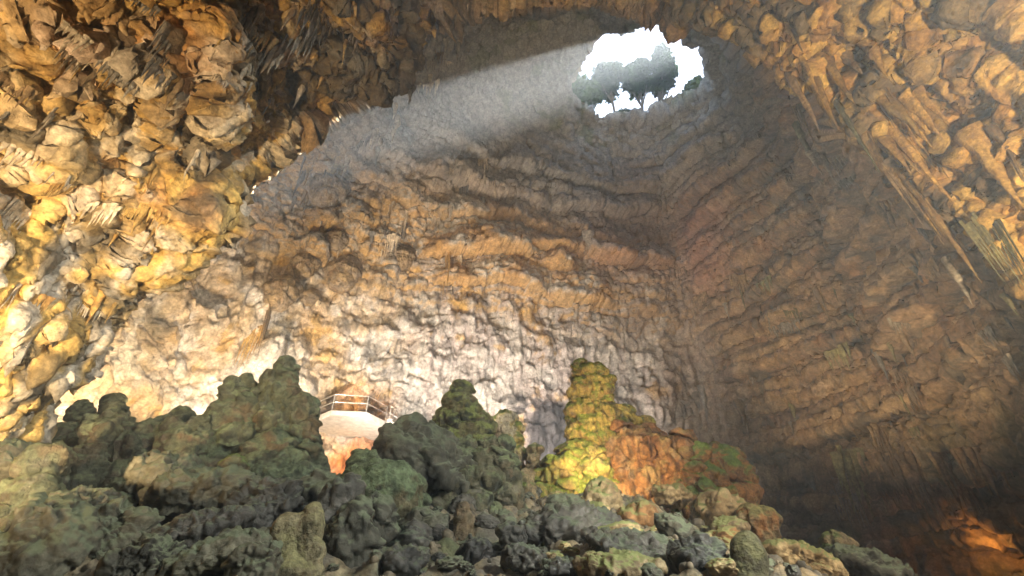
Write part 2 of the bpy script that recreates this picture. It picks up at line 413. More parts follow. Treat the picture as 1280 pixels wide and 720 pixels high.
cB = mix(cB, brown*.9, .7*sstep(8, 16, x)*sstep(-.5, .3, n4+.03*(x-8)))
cB = mix(cB, dark, .6*sstep(.45, .75, fbm(p1/2.7+5, 4)))
cB = mix(cB, A(.42, .17, .05), .85*sstep(1.2, .6, np.hypot((x+10.8)/2.8, (z-7.2)/3.0)+.4*n1))  # orange glow of the lamp under the platform, put into the wall colour
cB = mix(cB, A(.075, .07, .075), .92*sstep(1.15, .8, np.hypot((x-4.2)/4.6, (z-11.6)/4.0)+.5*n1))  # near-black oval patch low on the back wall
cG = mix(brown*1.1, A(.36, .25, .15), sstep(-.3, .5, n2+.5*(KID-.5)))
cG = mix(cG, rust*.8, .5*sstep(.1, .6, n1)); cG = mix(cG, pink*.8, .5*sstep(.25, .7, n4+.3*n2))
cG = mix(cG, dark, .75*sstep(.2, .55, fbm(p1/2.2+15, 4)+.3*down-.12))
cG = mix(cG, green*.75, .7*sstep(12, 7, z)*sstep(-.2, .4, n1)); cG = mix(cG, dark*1.3, .5*sstep(11, 6, z))  # green algae low down; the dark mix paints in the dim lower right
lay = fbm(np.stack([p1[:, 0]/9, p1[:, 1]/9, (p1[:, 2]+.5*n1)/.55], 1)+41, 3)
cG = mix(cG, A(.40, .29, .17), .5*sstep(.1, .5, lay)); cG = mix(cG, brown*.55, .5*sstep(-.1, -.5, lay))
cG = mix(cG, A(.33, .15, .11), .55*sstep(24, 29, z)*sstep(40, 35, z)*sstep(34, 40, y))
cG = mix(cG, grey, .7*sstep(36, 44, z))
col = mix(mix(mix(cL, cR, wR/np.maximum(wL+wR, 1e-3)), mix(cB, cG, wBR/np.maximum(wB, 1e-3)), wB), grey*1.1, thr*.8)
col = mix(col, green*.8, thr*.6*sstep(.1, .5, n1+.3*n2))

keep = ~esc[F].any(1)
isV1 = wV1[F].mean(1) > .5
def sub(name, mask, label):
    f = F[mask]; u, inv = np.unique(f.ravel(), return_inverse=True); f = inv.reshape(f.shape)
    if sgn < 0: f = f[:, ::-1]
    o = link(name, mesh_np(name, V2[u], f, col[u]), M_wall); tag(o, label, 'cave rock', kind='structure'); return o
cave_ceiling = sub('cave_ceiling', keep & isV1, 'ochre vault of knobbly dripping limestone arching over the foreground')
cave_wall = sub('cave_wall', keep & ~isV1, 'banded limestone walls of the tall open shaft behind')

# ------------------------------------------------------------------ cave floor
def g_floor(x, y):
    x = np.asarray(x, float); y = np.asarray(y, float)
    z = np.interp(y, [-20, 0, 5, 11, 15, 20, 26, 29, 33, 60], [-.2, 0, .5, 1.6, 2.5, 3.9, 5.4, 5.6, 4.2, 3.6])
    s = sstep(6, 14, y)
    z = z-.3+s*.06*np.clip(-x-2, 0, 20)-s*np.clip(np.clip(x-5.5, 0, 12)*.5, 0, 4.6)*np.clip((y-7)/9, 0, 1)
    return z
fx = np.concatenate([np.linspace(-40, -19, 30), np.arange(-19, 22, .07), np.linspace(22, 45, 40)])
fy = np.concatenate([np.linspace(-16, 5, 50), 5+np.cumsum(np.linspace(.05, .11, 380)), np.linspace(36, 58, 40)])
X, Y = np.meshgrid(fx, fy, indexing='ij'); Zf = g_floor(X, Y)
pf = np.stack([X.ravel(), Y.ravel(), Zf.ravel()], 1).astype(np.float32)
c1 = cells((pf+.3*warp[:1])/A(.9, .9, 9)); c2 = cells(pf/A(.34, .34, 9)+3)
bump = .38*(1-np.clip(c1[0]/.7, 0, 1)**2)*(c1[2] > .3)+.13*(1-np.clip(c2[0]/.7, 0, 1)**2)*c2[2]+.25*fbm(pf/3, 4)+.06*fbm(pf/.3, 3)
pf[:, 2] += bump
nf = fbm(pf/2.5+9, 4); nf2 = fbm(pf/.5+9, 3)
cf = mix(A(.13, .12, .10), A(.24, .20, .13), sstep(-.3, .5, nf2)); cf = mix(cf, A(.10, .13, .06), .7*sstep(0, .5, nf)); cf = mix(cf, A(.34, .25, .14), .6*sstep(2, 7, pf[:, 0])*sstep(-.3, .4, nf2))
cave_floor = link('cave_floor', mesh_np('cave_floor', pf, grid_faces(len(fx), len(fy)), cf), M_floor)
tag(cave_floor, 'rubble covered floor rising away from the viewer', 'cave floor', kind='structure')
#MORE
HAZE = .0046; EXPO = 3.9
# ------------------------------------------------------------------ ground above, round the opening, with an added unseen hill
th_ = np.linspace(-PI, PI, 260, endpoint=False); rr_ = np.concatenate([[.98, 1.0, 1.03, 1.08], 1.08+np.cumsum(np.linspace(.05, .38, 36))])
TH, RR = np.meshgrid(th_, rr_, indexing='ij'); rad = hole_r(TH)*RR
gx = HX+rad*np.cos(TH); gy = HY+rad*np.sin(TH); pg = np.stack([gx.ravel(), gy.ravel(), 0*gx.ravel()], 1).astype(np.float32)
hs_ = (gx.ravel()-HX)*.894+(gy.ravel()-HY)*.447; hp_ = -(gx.ravel()-HX)*.447+(gy.ravel()-HY)*.894
gz = 50.0+.35*fbm(pg/1.6, 4)+sstep(1.0, 1.6, RR.ravel())*(.9*fbm(pg/6+4, 3)+.35)-(RR.ravel() < 1.02)*.3+29*sstep(12, 29, hs_)*sstep(30, 20, np.abs(hp_))  # last term: unseen hill added on the sun side to narrow the beam
pg[:, 2] = gz
edge = RR.ravel() < 1.2
pg[:, :2] += (fbm(pg/.8+2, 4)*.35*edge)[:, None]
cg = mix(A(.16, .15, .06), A(.36, .33, .27), np.clip(sstep(-.1, .4, fbm(pg/1.5+8, 3))*.6+sstep(1.15, 1.0, RR.ravel()), 0, 1))
gsurf = link('ground', mesh_np('ground', pg, grid_faces(260, len(rr_), True), cg), M_floor)
tag(gsurf, 'stony ground surface round the roof opening, raised into an added unseen hill', 'ground', kind='structure')

bpy.context.view_layer.update()
def cast(origin, d, objs):
    best = None
    for o in objs:
        ok, loc, nor, _ = o.ray_cast(Vector(origin), Vector(d))
        if ok:
            t = (loc-Vector(origin)).length
            if best is None or t < best[0]: best = (t, loc, nor, o)
    return best
def hit(px, py): return cast(EYE, ray(px, py), (cave_ceiling, cave_wall, cave_floor))
def floor_z(x, y):
    h = cast((x, y, 20), (0, 0, -1), (cave_floor,)); return h[1].z if h else float(g_floor(x, y))

# ------------------------------------------------------------------ flowstone bodies
GREEN = A(.105, .12, .08); DKG = A(.065, .07, .055); MOSS = A(.13, .20, .045); TAN = A(.36, .28, .16); RUST = A(.33, .16, .055); YEL = A(.46, .36, .09); PALE = A(.52, .46, .34); GREY = A(.20, .195, .18)
def tower(px, pyb, pyt, rb, rt, Y, lump=.3, knobs=1.0, seed=0, lean=0, squash=1.0):
    r_ = np.random.default_rng(int(px*7+pyb+seed)); b = P(px, pyb, Y); t = P(px+lean, pyt, Y); m = mpp(b); rb *= m; rt *= m; out = []
    H = np.linalg.norm(t-b); z = -1.0
    while z < H:
        f = max(0, z)/max(H, .01); r = rb*(1-f)+rt*f; c = b+(t-b)*(z/H)
        j = r_.normal(size=3)*r*lump*.5; rj = r*(1+r_.uniform(-lump, lump))
        z2 = min(c[2]+j[2], t[2]-rj*.8) if z > 0 else c[2]
        out.append((c[0]+j[0], c[1]+j[1]*.6, z2, rj, rj*.95, rj*r_.uniform(.75, 1.05)*squash))
        for _ in range(r_.poisson(2.2*knobs)):
            a = r_.uniform(0, 2*PI); rk = r*r_.uniform(.22, .5)
            out.append((c[0]+math.cos(a)*r*.85, c[1]+math.sin(a)*r*.85, c[2]+r_.uniform(-.3, .3)*r, rk, rk, rk*r_.uniform(.8, 1.3)))
        z += r*.62
    return out
def ell(px, py, wx, hy, Y, dep=None):
    c = P(px, py, Y); m = mpp(c); return (c[0], c[1], c[2], wx*m, (dep or wx)*m, hy*m*1.05)
def flow(name, prims, h, label, cat, base, base2, moss=None, moss_t=.5, knob=.35, kamp=.16, drip=.1, k=.15, namp=.1, group=None, streak=None):
    V, F = blob(prims, h*RES, k)
    N = vnormals(V, F)
    up = N[:, 2]
    c = cells((V+.15*np.stack([fbm(V/.5+i*9, 2) for i in range(3)], 1))/knob)
    d = kamp*(1-np.clip(c[0]/.75, 0, 1)**2)*(.3+c[2])
    d += namp*fbm(V/.45, 5, .55)+.5*namp*ridged(V/.8+4, 3)
    steep = 1-np.abs(up)
    d += drip*steep*np.clip(ridged(V/A(.32, .32, 2.6)+6, 3), -.6, 1.2)
    V = V+N*d[:, None]
    N = vnormals(V, F); up = N[:, 2]
    n1 = fbm(V/.9+3, 4); n2 = fbm(V/.25+5, 3); n3 = fbm(V/A(.3, .3, 3)+7, 3)
    col = mix(base, base2, sstep(-.35, .45, n1+.5*n2))
    col = mix(col, A(.20, .125, .07)*(.6+base.mean()*1.5), .55*sstep(.1, .55, fbm(V/1.3+40, 4)))
    col = mix(col, A(.30, .29, .24), .45*sstep(.25, .6, fbm(V/.6+50, 4))*sstep(-.1, .5, up))
    if streak is not None: col = mix(col, streak, .8*sstep(.05, .5, n3))
    col = mix(col, col*.55, sstep(.1, .6, fbm(V/.5+30, 3)))
    if moss is not None: col = mix(col, moss, .9*sstep(moss_t-.25, moss_t+.25, up+.9*n1))
    o = link(name, mesh_np(name, V, F, col), M_flow); tag(o, label, cat, group); return o

t_ = tower
flow('stalagmite_cluster', t_(285, 620, 505, 30, 20, 19)+t_(300, 620, 480, 32, 15, 19)+t_(322, 620, 482, 28, 13, 19.3)+t_(347, 620, 466, 26, 11, 19)+t_(358, 560, 452, 14, 8, 19, knobs=.5)+t_(378, 620, 500, 20, 12, 19)+t_(335, 650, 545, 52, 34, 18.4)+t_(385, 630, 556, 16, 10, 18.6)+t_(270, 640, 560, 30, 22, 18.4), .06,
     'tallest dark green cluster of knobbly stalagmites, left of the concrete platform', 'stalagmite', GREEN, DKG, A(.16, .20, .12), .35)
flow('flowstone_mound', t_(85, 610, 535, 38, 26, 18)+t_(135, 610, 524, 42, 24, 18.3)+t_(190, 620, 535, 44, 26, 18)+t_(235, 620, 540, 34, 22, 18)+t_(45, 630, 560, 30, 20, 17.5), .065,
     'broad hump of dark flowstone on the far left below the bright wall', 'flowstone', GREEN*1.1, A(.13, .10, .07), A(.17, .20, .12), .4)
flow('leaning_stalagmite', t_(98, 600, 530, 15, 9, 15.8, lean=30, knobs=.4), .035, 'slim dark stalagmite leaning right in front of the far left hump', 'stalagmite', GREEN, DKG, A(.17, .2, .12), .4, knob=.25, kamp=.08)
flow('leaning_stalagmite', t_(24, 650, 560, 24, 15, 13, lean=42, knobs=.8), .04, 'stout lumpy stalagmite leaning right at the left edge of the cave floor', 'stalagmite', GREEN*1.15, A(.16, .14, .1), A(.18, .21, .12), .4, knob=.3, kamp=.12)
for px, pyb, pyt, r, rt, Y, lb in [(144, 540, 496, 11, 6, 19, 'short twin knob stalagmite on the crest of the far left hump'), (104, 545, 505, 12, 9, 19, 'blunt stub of a stalagmite on the left shoulder of the far left hump'), (230, 545, 512, 12, 8, 19, 'rounded knob stalagmite between the hump and the tallest cluster'), (250, 560, 525, 8, 6, 18, 'small finger stalagmite close against the left foot of the tallest cluster'), (205, 545, 522, 9, 6, 19, 'low button stalagmite on the right end of the far left hump')]:
    flow('stalagmite', t_(px, pyb, pyt, r, rt, Y, knobs=.5), .04, lb, 'stalagmite', GREEN, DKG, A(.17, .2, .12), .4, knob=.25, kamp=.08)
flow('flowstone_dome', t_(478, 650, 592, 46, 30, 15.3, .15, .4)+[ell(480, 615, 42, 34, 15.3)], .045, 'round green ribbed dome at the foot of the tilted slab', 'flowstone', A(.13, .17, .10), DKG, A(.17, .23, .13), .1, knob=.3, kamp=.06, drip=.05)
flow('flowstone_dome', t_(458, 660, 568, 28, 13, 16.5, .2, .7)+t_(436, 660, 604, 22, 12, 16.4)+t_(500, 650, 588, 30, 18, 17), .05, 'peaked green dome behind the round ribbed dome', 'flowstone', A(.12, .15, .09), DKG, A(.15, .20, .11), .2, knob=.4, kamp=.08)
flow('stalagmite', t_(572, 580, 488, 22, 12, 25, .25)+t_(585, 590, 500, 24, 12, 25)+t_(600, 590, 520, 22, 12, 25)+t_(557, 590, 510, 18, 9, 25)+t_(578, 530, 477, 13, 7, 25), .06, 'dark mossy stalagmite with a rounded top rising behind the tilted slab', 'stalagmite', A(.17, .17, .075), DKG, A(.20, .24, .07), .35)
flow('flowstone_mass', t_(560, 625, 575, 34, 22, 20)+t_(600, 625, 565, 36, 22, 20.3)+t_(625, 630, 580, 22, 14, 20.2)+t_(580, 600, 556, 30, 20, 21.5)+t_(615, 590, 550, 20, 14, 21.5), .05, 'dark ribbed mass of flowstone right of the tilted slab', 'flowstone', A(.12, .115, .07), DKG, A(.15, .19, .10), .45, drip=.22)
flow('stalagmite', t_(633, 575, 518, 10, 7, 28, .3, 1.2)+t_(642, 565, 530, 9, 7, 28, .3)+t_(628, 540, 517, 7, 6, 28), .05, 'pale lit knobbly stalagmite standing against the dark patch on the wall', 'stalagmite', PALE, YEL, MOSS, .5, knob=.4, kamp=.15, drip=.15)
flow('stalagmite_column', t_(735, 620, 460, 17, 11, 26, .32, 1.4)+t_(750, 620, 470, 14, 9, 26, .34, 1.4)+t_(728, 620, 555, 30, 16, 25.6)+t_(755, 620, 510, 20, 11, 26)+t_(772, 620, 512, 20, 9, 26.4)+t_(705, 625, 575, 28, 16, 25.4)+t_(690, 625, 592, 18, 12, 25.2)+t_(742, 625, 570, 28, 20, 25.3)+t_(790, 620, 525, 18, 10, 26.6), .06,
     'tall yellow green dripping column, highest formation right of the centre', 'stalagmite', YEL, A(.40, .27, .08), A(.22, .28, .04), .35, knob=.42, kamp=.27, drip=.34, streak=A(.24, .28, .05))
flow('flowstone_mass', t_(790, 630, 540, 26, 18, 25)+t_(812, 635, 548, 30, 20, 24.8)+t_(840, 640, 550, 30, 20, 24.6)+t_(858, 640, 560, 20, 12, 24.5)+t_(805, 600, 532, 22, 14, 25.4), .06, 'broad rust brown mass of dripping flowstone joined to the yellow column', 'flowstone', RUST, A(.30, .19, .08), A(.34, .25, .10), .75, knob=.5, kamp=.2, drip=.3, streak=A(.2, .09, .035))
mm = flow('flowstone_mass', t_(880, 635, 562, 24, 18, 24, )+t_(902, 625, 560, 24, 16, 24)+t_(918, 620, 578, 12, 9, 24)+t_(862, 635, 590, 20, 14, 23.5)+t_(873, 640, 605, 18, 14, 23.2), .06, 'rust brown flowstone with a bright green mossy cap, rightmost of the central formations', 'flowstone', RUST, A(.26, .15, .06), A(.11, .20, .045), .35, knob=.45, kamp=.18, drip=.3)
flow('stalagmite', t_(944, 682, 642, 20, 17, 18, .12, .5)+[ell(945, 650, 22, 12, 18)], .035, 'squat flat topped rusty stump on the right slope', 'stalagmite', RUST*1.1, TAN, A(.24, .24, .09), .55, knob=.3, kamp=.08, drip=.14)
flow('stalagmite', t_(937, 740, 680, 19, 14, 10.6, .05, 0)+[ell(934, 684, 14, 16, 10.6)], .022, 'smooth dark round topped stalagmite, foremost on the right', 'stalagmite', A(.13, .115, .06), A(.09, .085, .05), A(.15, .15, .07), .5, knob=.6, kamp=.03, drip=.02, namp=.03)
flow('stalagmite', t_(358, 715, 655, 21, 16, 10.8, .15, .3)+t_(385, 690, 646, 8, 8, 10.8, .1, 0, lean=6)+[ell(392, 641, 9, 9, 10.8), ell(390, 652, 9, 10, 10.8), ell(387, 664, 9, 10, 10.8), ell(362, 655, 15, 12, 10.8), ell(372, 662, 14, 12, 10.8), ell(360, 715, 36, 14, 10.8), ell(395, 688, 9, 9, 10.7)], .022, 'forked stalagmite with a raised thumb, nearest in the left foreground', 'stalagmite', A(.30, .27, .17), A(.20, .18, .11), A(.28, .27, .14), .5, knob=.3, kamp=.03, drip=.03, namp=.035)
flow('stalagmite', t_(580, 672, 640, 9, 7, 14.5, .1, 0)+[ell(579, 636, 6, 8, 14.5)], .025, 'small upright finger stalagmite alone in the middle of the rubble', 'stalagmite', A(.20, .15, .09), A(.13, .11, .07), A(.16, .17, .09), .6, knob=.3, kamp=.03, drip=.04, namp=.03)
for px, pyb, pyt, r, rt, Y, lb in [(878, 664, 632, 10, 8, 20, 'tan peg stalagmite among the tan boulders left of the rusty stump'), (668, 580, 557, 6, 5, 27, 'tiny mossy stalagmite in the gap left of the yellow column'), (655, 612, 590, 12, 8, 24, 'mossy lump stalagmite in the gap below the pale knobbly stalagmite'), (292, 600, 572, 10, 8, 15, 'round knob stalagmite in front of the tallest cluster'), (1045, 690, 668, 12, 9, 19, 'small lumpy stalagmite on the slope right of the rusty stump')]:
    flow('stalagmite', t_(px, pyb, pyt, r, rt, Y, .2, .5), .035, lb, 'stalagmite', TAN*.8 if px > 600 else GREEN, A(.2, .18, .1), MOSS, .6, knob=.25, kamp=.07)

# ------------------------------------------------------------------ swollen bosses hanging from the left of the back wall
for px, py, r, lb in [(428, 342, 20, 'largest tan hanging boss, low on the left of the back wall'), (420, 300, 13, 'smooth tan hanging boss just above the largest one'), (350, 366, 19, 'broad grey tan hanging boss, leftmost of the bosses on the back wall'), (382, 330, 15, 'round hanging boss between the leftmost and the largest one'), (503, 322, 14, 'small wide ochre hanging boss, rightmost of the bosses on the back wall'), (408, 238, 22, 'big shadowed hanging boss, highest of the bosses beside the left vault'), (385, 372, 10, 'smallest hanging boss, low between the leftmost and the largest one')]:
    h = hit(px, py); q = np.array(h[1]); m_ = mpp(q)*r; pr = [(q[0], q[1], q[2], m_, m_*.9, m_*.8), (q[0]+.1*m_, q[1]-.2*m_, q[2]-.65*m_, m_*.68, m_*.68, m_*.75), (q[0], q[1]+.5*m_, q[2]+.7*m_, m_*.9, m_*.9, m_*.8), (q[0]-.5*m_, q[1]+.1*m_, q[2]+.1*m_, m_*.6, m_*.6, m_*.6)]
    flow('hanging_boss', pr, .07, lb, 'flowstone', A(.40, .29, .16), A(.34, .27, .20), None, knob=.6, kamp=.1, drip=.1, group='bosses hanging from the back wall')

# ------------------------------------------------------------------ boulders
M_bg = stone_mat('green_grey_boulder', False, (.125, .125, .10), (.06, .06, .05), (.115, .135, .085), .35, rough=.75)
M_bk = stone_mat('dark_wet_boulder', False, (.105, .105, .10), (.05, .05, .05), (.10, .12, .08), .1, rough=.6, wet=.3)
M_bt = stone_mat('tan_boulder', False, (.48, .39, .24), (.30, .22, .12), (.20, .22, .08), .3, rough=.75)
M_br = stone_mat('rusty_boulder', False, (.34, .19, .08), (.22, .12, .055), (.22, .22, .08), .2, rough=.75)
def boulder_mesh(name, sub, seed, blocky=.5, lump=.0, dim=None):
    r_ = np.random.default_rng(seed); V, F = ICO[sub]; V = V.copy(); R = np.full(len(V), 1.0)
    for _ in range(11):
        n = r_.normal(size=3); n /= np.linalg.norm(n); dd = r_.uniform(.62, .95); c = V@n
        t = np.where(c > .05, dd/np.maximum(c, .05), 9); R = R - np.maximum(R-t, 0)*blocky*1.5*np.clip(np.maximum(R-t, 0)*6, 0, 1)**.5/1.5
    p = V*R[:, None]; off = r_.uniform(0, 50, 3)
    if dim is not None:
        W = (p*np.array(dim)).astype(np.float32); nn = vnormals(W, F); s_ = float(min(dim))
        W = W+nn*(s_*(.22*fbm(W/(s_*1.5)+off, 5)+.08*ridged(W/(s_*.8)+off, 4)+.30*facets(W/(s_*.9)+off)[0]+.12*facets(W/(s_*.4)+off+9)[0])+.05*fbm(W/.16+off, 3)+.03*ridged(W/.4+off, 3))[:, None]
        c = cells(W/(s_*.7)+off); W = W+nn*(s_*.05*(1-np.clip(c[0]/.7, 0, 1)**2)*c[2])[:, None]
        return mesh_np(name, W, F)
    R = R+.11*fbm(p*1.2+off, 4)+.04*ridged(p*2.6+off, 3)+.03*fbm(p*7+off, 3)+.22*facets(p*1.3+off)[0]+.09*facets(p*3.1+off)[0]
    if lump:
        c = cells(p*2.6+off); R = R+lump*(1-np.clip(c[0]/.7, 0, 1)**2)*c[2]
    return mesh_np(name, V*R[:, None], F)
PROTO = [boulder_mesh('boulder', 5, 40+i, [.3, .7, .95][i % 3], .25 if i % 4 == 3 else 0) for i in range(14)]
PROTOM = {}
LAND = [('the forked stalagmite', 370, 665), ('the round ribbed dome', 478, 605), ('the tilted slab', 540, 580), ('the finger stalagmite', 580, 650), ('the yellow column', 738, 570), ('the rusty stump', 945, 660), ('the smooth dark stalagmite', 935, 700), ('the tallest stalagmite cluster', 330, 580), ('the far left hump', 140, 570), ('the lumpy leaning stalagmite', 45, 610), ('the mossy capped flowstone', 890, 590)]
BL = []
def boulder(p, sx, sy, sz, kind, mesh=None, rot=None, name='boulder', label=None):
    mname = kind; i = rng.integers(len(PROTO)) if mesh is None else None
    if mesh is None:
        key = (i, kind)
        if key not in PROTOM:
            me = PROTO[i].copy(); me.materials.clear(); me.materials.append(KM[kind]); PROTOM[key] = me
        me = PROTOM[key]
    else:
        me = mesh; me.materials.append(KM[kind])
    o = link(name, me, None); o.location = p; o.scale = (sx, sy, sz); o.rotation_euler = rot or (rng.uniform(-.35, .35), rng.uniform(-.35, .35), rng.uniform(0, 6.28))
    BL.append((o, kind, max(sx, sz), label)); return o
KM = {'green': M_bg, 'dark': M_bk, 'tan': M_bt, 'rusty': M_br}
# hero boulders read off the photograph: px, py, half width, half height, distance, kind, tilt, blockiness, label
HERO = [(543, 574, 60, 34, 19.5, 'green', (.35, .45, .2), .95, 'large tilted slab of green grey rock between the domes and the ribbed flowstone'),
 (772, 712, 52, 15, 10.2, 'tan', (0, 0, .2), .6, 'long smooth tan boulder at the very bottom, left of the smooth dark stalagmite'),
 (705, 662, 74, 24, 15.5, 'dark', (.1, -.12, .3), .85, 'broad flat dark slab lying in the middle of the slope'),
 (800, 690, 82, 20, 12.6, 'dark', (.1, .22, -.2), .9, 'wide dark sloping slab above the long smooth tan boulder'),
 (752, 632, 30, 26, 19, 'tan', (.2, .7, .1), .9, 'pale slanting rock with an orange face below the yellow column'),
 (720, 640, 38, 16, 18, 'green', (.1, .3, .1), .6, 'green coated boulder left of the pale slanting rock'),
 (880, 705, 44, 26, 11, 'dark', (.2, .35, 0), .6, 'rounded brown black boulder left of the smooth dark stalagmite'),
 (850, 668, 36, 14, 15, 'green', (.1, .5, .2), .8, 'mossy wedge boulder above the wide dark sloping slab'),
 (130, 682, 48, 36, 11.5, 'green', (.1, .1, .4), .95, 'big block with a flat face in the left foreground'),
 (40, 680, 56, 44, 10.5, 'green', (.1, -.1, .2), .7, 'massive lumpy boulder filling the lower left corner'),
 (18, 592, 42, 22, 14, 'green', (0, .15, .3), .5, 'smooth oval dark boulder at the far left edge'),
 (240, 672, 60, 17, 11.8, 'dark', (.1, -.42, .25), .95, 'long dark ridge of rock slanting up behind the forked stalagmite'),
 (268, 696, 62, 17, 10.5, 'green', (.1, -.36, .2), .95, 'long green ridge of rock slanting in the left foreground'),
 (330, 640, 40, 30, 14, 'dark', (.2, -.3, 0), .8, 'dark hollow sided block left of the round ribbed dome'),
 (396, 628, 24, 28, 15, 'green', (.1, 0, .4), .5, 'upright rounded rock under the right edge of the tallest stalagmite cluster'),
 (440, 680, 30, 44, 12, 'green', (0, .1, .1), .6, 'tall brown green boulder right of the forked stalagmite'),
 (415, 655, 28, 44, 13, 'dark', (.1, .1, .6), .7, 'dark upright boulder behind the forked stalagmite'),
 (530, 655, 24, 16, 14.6, 'green', (0, .1, .4), .8, 'squarish boulder with a pale top left of the finger stalagmite'),
 (594, 690, 24, 18, 12.4, 'dark', (.1, 0, .3), .7, 'dark rounded boulder below the finger stalagmite'),
 (500, 705, 26, 14, 11.5, 'dark', (0, 0, .3), .8, 'flattish dark boulder at the bottom, left of centre'),
 (210, 600, 44, 22, 15, 'green', (.1, .1, .3), .5, 'rounded mossy boulder in front of the far left hump'),
 (255, 620, 60, 22, 14.5, 'green', (0, -.2, .2), .5, 'broad mossy boulder in front of the tallest stalagmite cluster'),
 (90, 640, 44, 20, 13, 'green', (0, -.1, .2), .6, 'mossy boulder behind the big block with a flat face'),
 (1000, 700, 56, 16, 16, 'tan', (.15, .32, .2), .9, 'broad pale slab sloping down on the right of the smooth dark stalagmite'),
 (1090, 712, 56, 18, 17, 'green', (.1, .3, .2), .8, 'dark green slab sloping into the hollow at the right end of the rubble'),
 (700, 715, 34, 12, 10.6, 'dark', (0, .1, .3), .7, 'low dark rock at the bottom edge, left of the long smooth tan boulder'),
 (840, 620, 26, 13, 21.5, 'tan', (0, 0, .3), .6, 'tan boulder at the foot of the broad rust brown flowstone'),
 (800, 652, 32, 18, 18, 'rusty', (0, .1, .3), .6, 'rusty tan boulder in the middle of the tan rubble'),
 (905, 640, 36, 22, 19.5, 'tan', (0, .2, .3), .5, 'mossy tan boulder below the mossy capped flowstone'),
 (915, 665, 28, 14, 17, 'tan', (0, .2, .3), .7, 'flat tan boulder close to the left side of the rusty stump')]
HERO += [(322, 706, 26, 20, 9.8, 'green', (.2, .1, .3), .8, 'blocky green boulder just left of the forked stalagmite'),
 (185, 708, 36, 24, 10, 'green', (.1, .2, .5), .9, 'angular green boulder at the bottom right of the big flat faced block'),
 (470, 650, 24, 22, 13.2, 'green', (.1, .1, .9), .7, 'rounded green boulder directly below the round ribbed dome'),
 (640, 668, 20, 13, 14, 'dark', (.1, .1, .9), .8, 'dark block right of the finger stalagmite'),
 (655, 700, 30, 14, 11.4, 'dark', (.1, .1, .2), .9, 'dark flat block at the bottom, right of the finger stalagmite')]
HB = []
for i, (px, py, hw, hh, Y, kind, tilt, blk, lb) in enumerate(HERO):
    if px > 585 and px != 772: hw *= .78; hh *= .82
    c = P(px, py, Y); m = mpp(c); boulder(c, 1, 1, 1, kind, boulder_mesh('boulder', 6 if RES < 1.2 and hw > 34 else 5, 200+i, blk, dim=(hw*m*1.12, hw*m*.95, hh*m*1.2)), tilt, label=lb); HB.append((c[0], c[1], hw*m*.8))
# smaller ones scattered over the slope
occ = []; n = 0
for k in range(6000):
    if len(occ) >= 250: break
    px, py = rng.uniform(-10, 1130), rng.uniform(545, 722)
    if py < 600 and not (640 < px < 720 or 380 < px < 430 or px < 290): continue
    hq = cast(EYE, ray(px, py), (cave_floor,))
    if hq is None or hq[1].y > 30: continue
    q = hq[1]; m = mpp(q); r = float(np.clip(rng.lognormal(2.2, .5), 4.5, 24))*m
    if any((q.x-a)**2+(q.y-b)**2 < (.75*(r+c_))**2 for a, b, c_ in occ): continue
    if any((q.x-a)**2+(q.y-b)**2 < (.62*c_+.3*r)**2 for a, b, c_ in HB): continue
    occ.append((q.x, q.y, r))
    if px > 740 and py < 690: kind = rng.choice(['tan', 'tan', 'tan', 'rusty', 'green'])
    elif px > 620: kind = rng.choice(['tan', 'dark', 'green', 'green'])
    elif px > 430: kind = rng.choice(['green', 'dark', 'dark', 'green'])
    else: kind = rng.choice(['green', 'green', 'green', 'dark'])
    boulder((q.x, q.y, q.z+r*.15), r*rng.uniform(.85, 1.35), r*rng.uniform(.85, 1.3), r*rng.uniform(.55, .95), str(kind))

# pebbles and chips between the boulders
PV, PF = ICO[2]; vs, fs = [], []; nb = 0
for k in range(2600):
    x = rng.uniform(-13, 13); y = rng.uniform(7.5, 27); s = float(np.clip(rng.lognormal(-2.7, .5), .03, .2))
    v = PV*(1+.35*noise(PV*1.3+k*3.7)[:, None])*s*rng.uniform(.6, 1.3, 3); a = rng.uniform(0, 6.28)
    v = v@np.array([[math.cos(a), math.sin(a), 0], [-math.sin(a), math.cos(a), 0], [0, 0, 1]])
    j = np.argmin(np.abs(fx-x)); i2 = np.argmin(np.abs(fy-y)); zz = pf[j*len(fy)+i2, 2]
    vs.append(v+(x, y, zz+.02)); fs.append(PF+nb); nb += len(PV)
gv = link('gravel', mesh_np('gravel', np.concatenate(vs), np.concatenate(fs)), stone_mat('gravel', False, (.27, .23, .16), (.12, .11, .09)))
tag(gv, 'loose stones and chips between the boulders', 'gravel', kind='stuff')

# ------------------------------------------------------------------ hanging stalactites
def spike(r0, L, seed, nu=14, nv=22, up=.35, wob=.25):
    r_ = np.random.default_rng(seed); a = np.linspace(0, 2*PI, nu, endpoint=False); t = np.linspace(0, 1, nv)
    At, Tt = np.meshgrid(a, t, indexing='ij'); prof = (.62*np.power(1-Tt, 1.7)+.38*np.power(1-Tt, .6))*(1+.12*np.sin(Tt*17+seed))+.03*(1-Tt)
    R = r0*prof; pts = np.stack([np.cos(At), np.sin(At), Tt*4], -1).reshape(-1, 3)+r_.uniform(0, 90, 3)
    R = R.ravel()*(1+.45*noise(pts*A(1.4, 1.4, .5))+.2*noise(pts*A(3, 3, 2)))
    V = np.stack([R*np.cos(At).ravel(), R*np.sin(At).ravel(), up-(L+up)*Tt.ravel()], 1)
    V[:, 0] += wob*r0*noise(np.stack([Tt.ravel()*2, 0*R+seed, 0*R], 1)); return V, grid_faces(nu, nv, True)
def many(items):
    vs, fs, n = [], [], 0
    for (V, F), off in items: vs.append(V+np.array(off)); fs.append(F+n); n += len(V)
    return np.concatenate(vs), np.concatenate(fs)
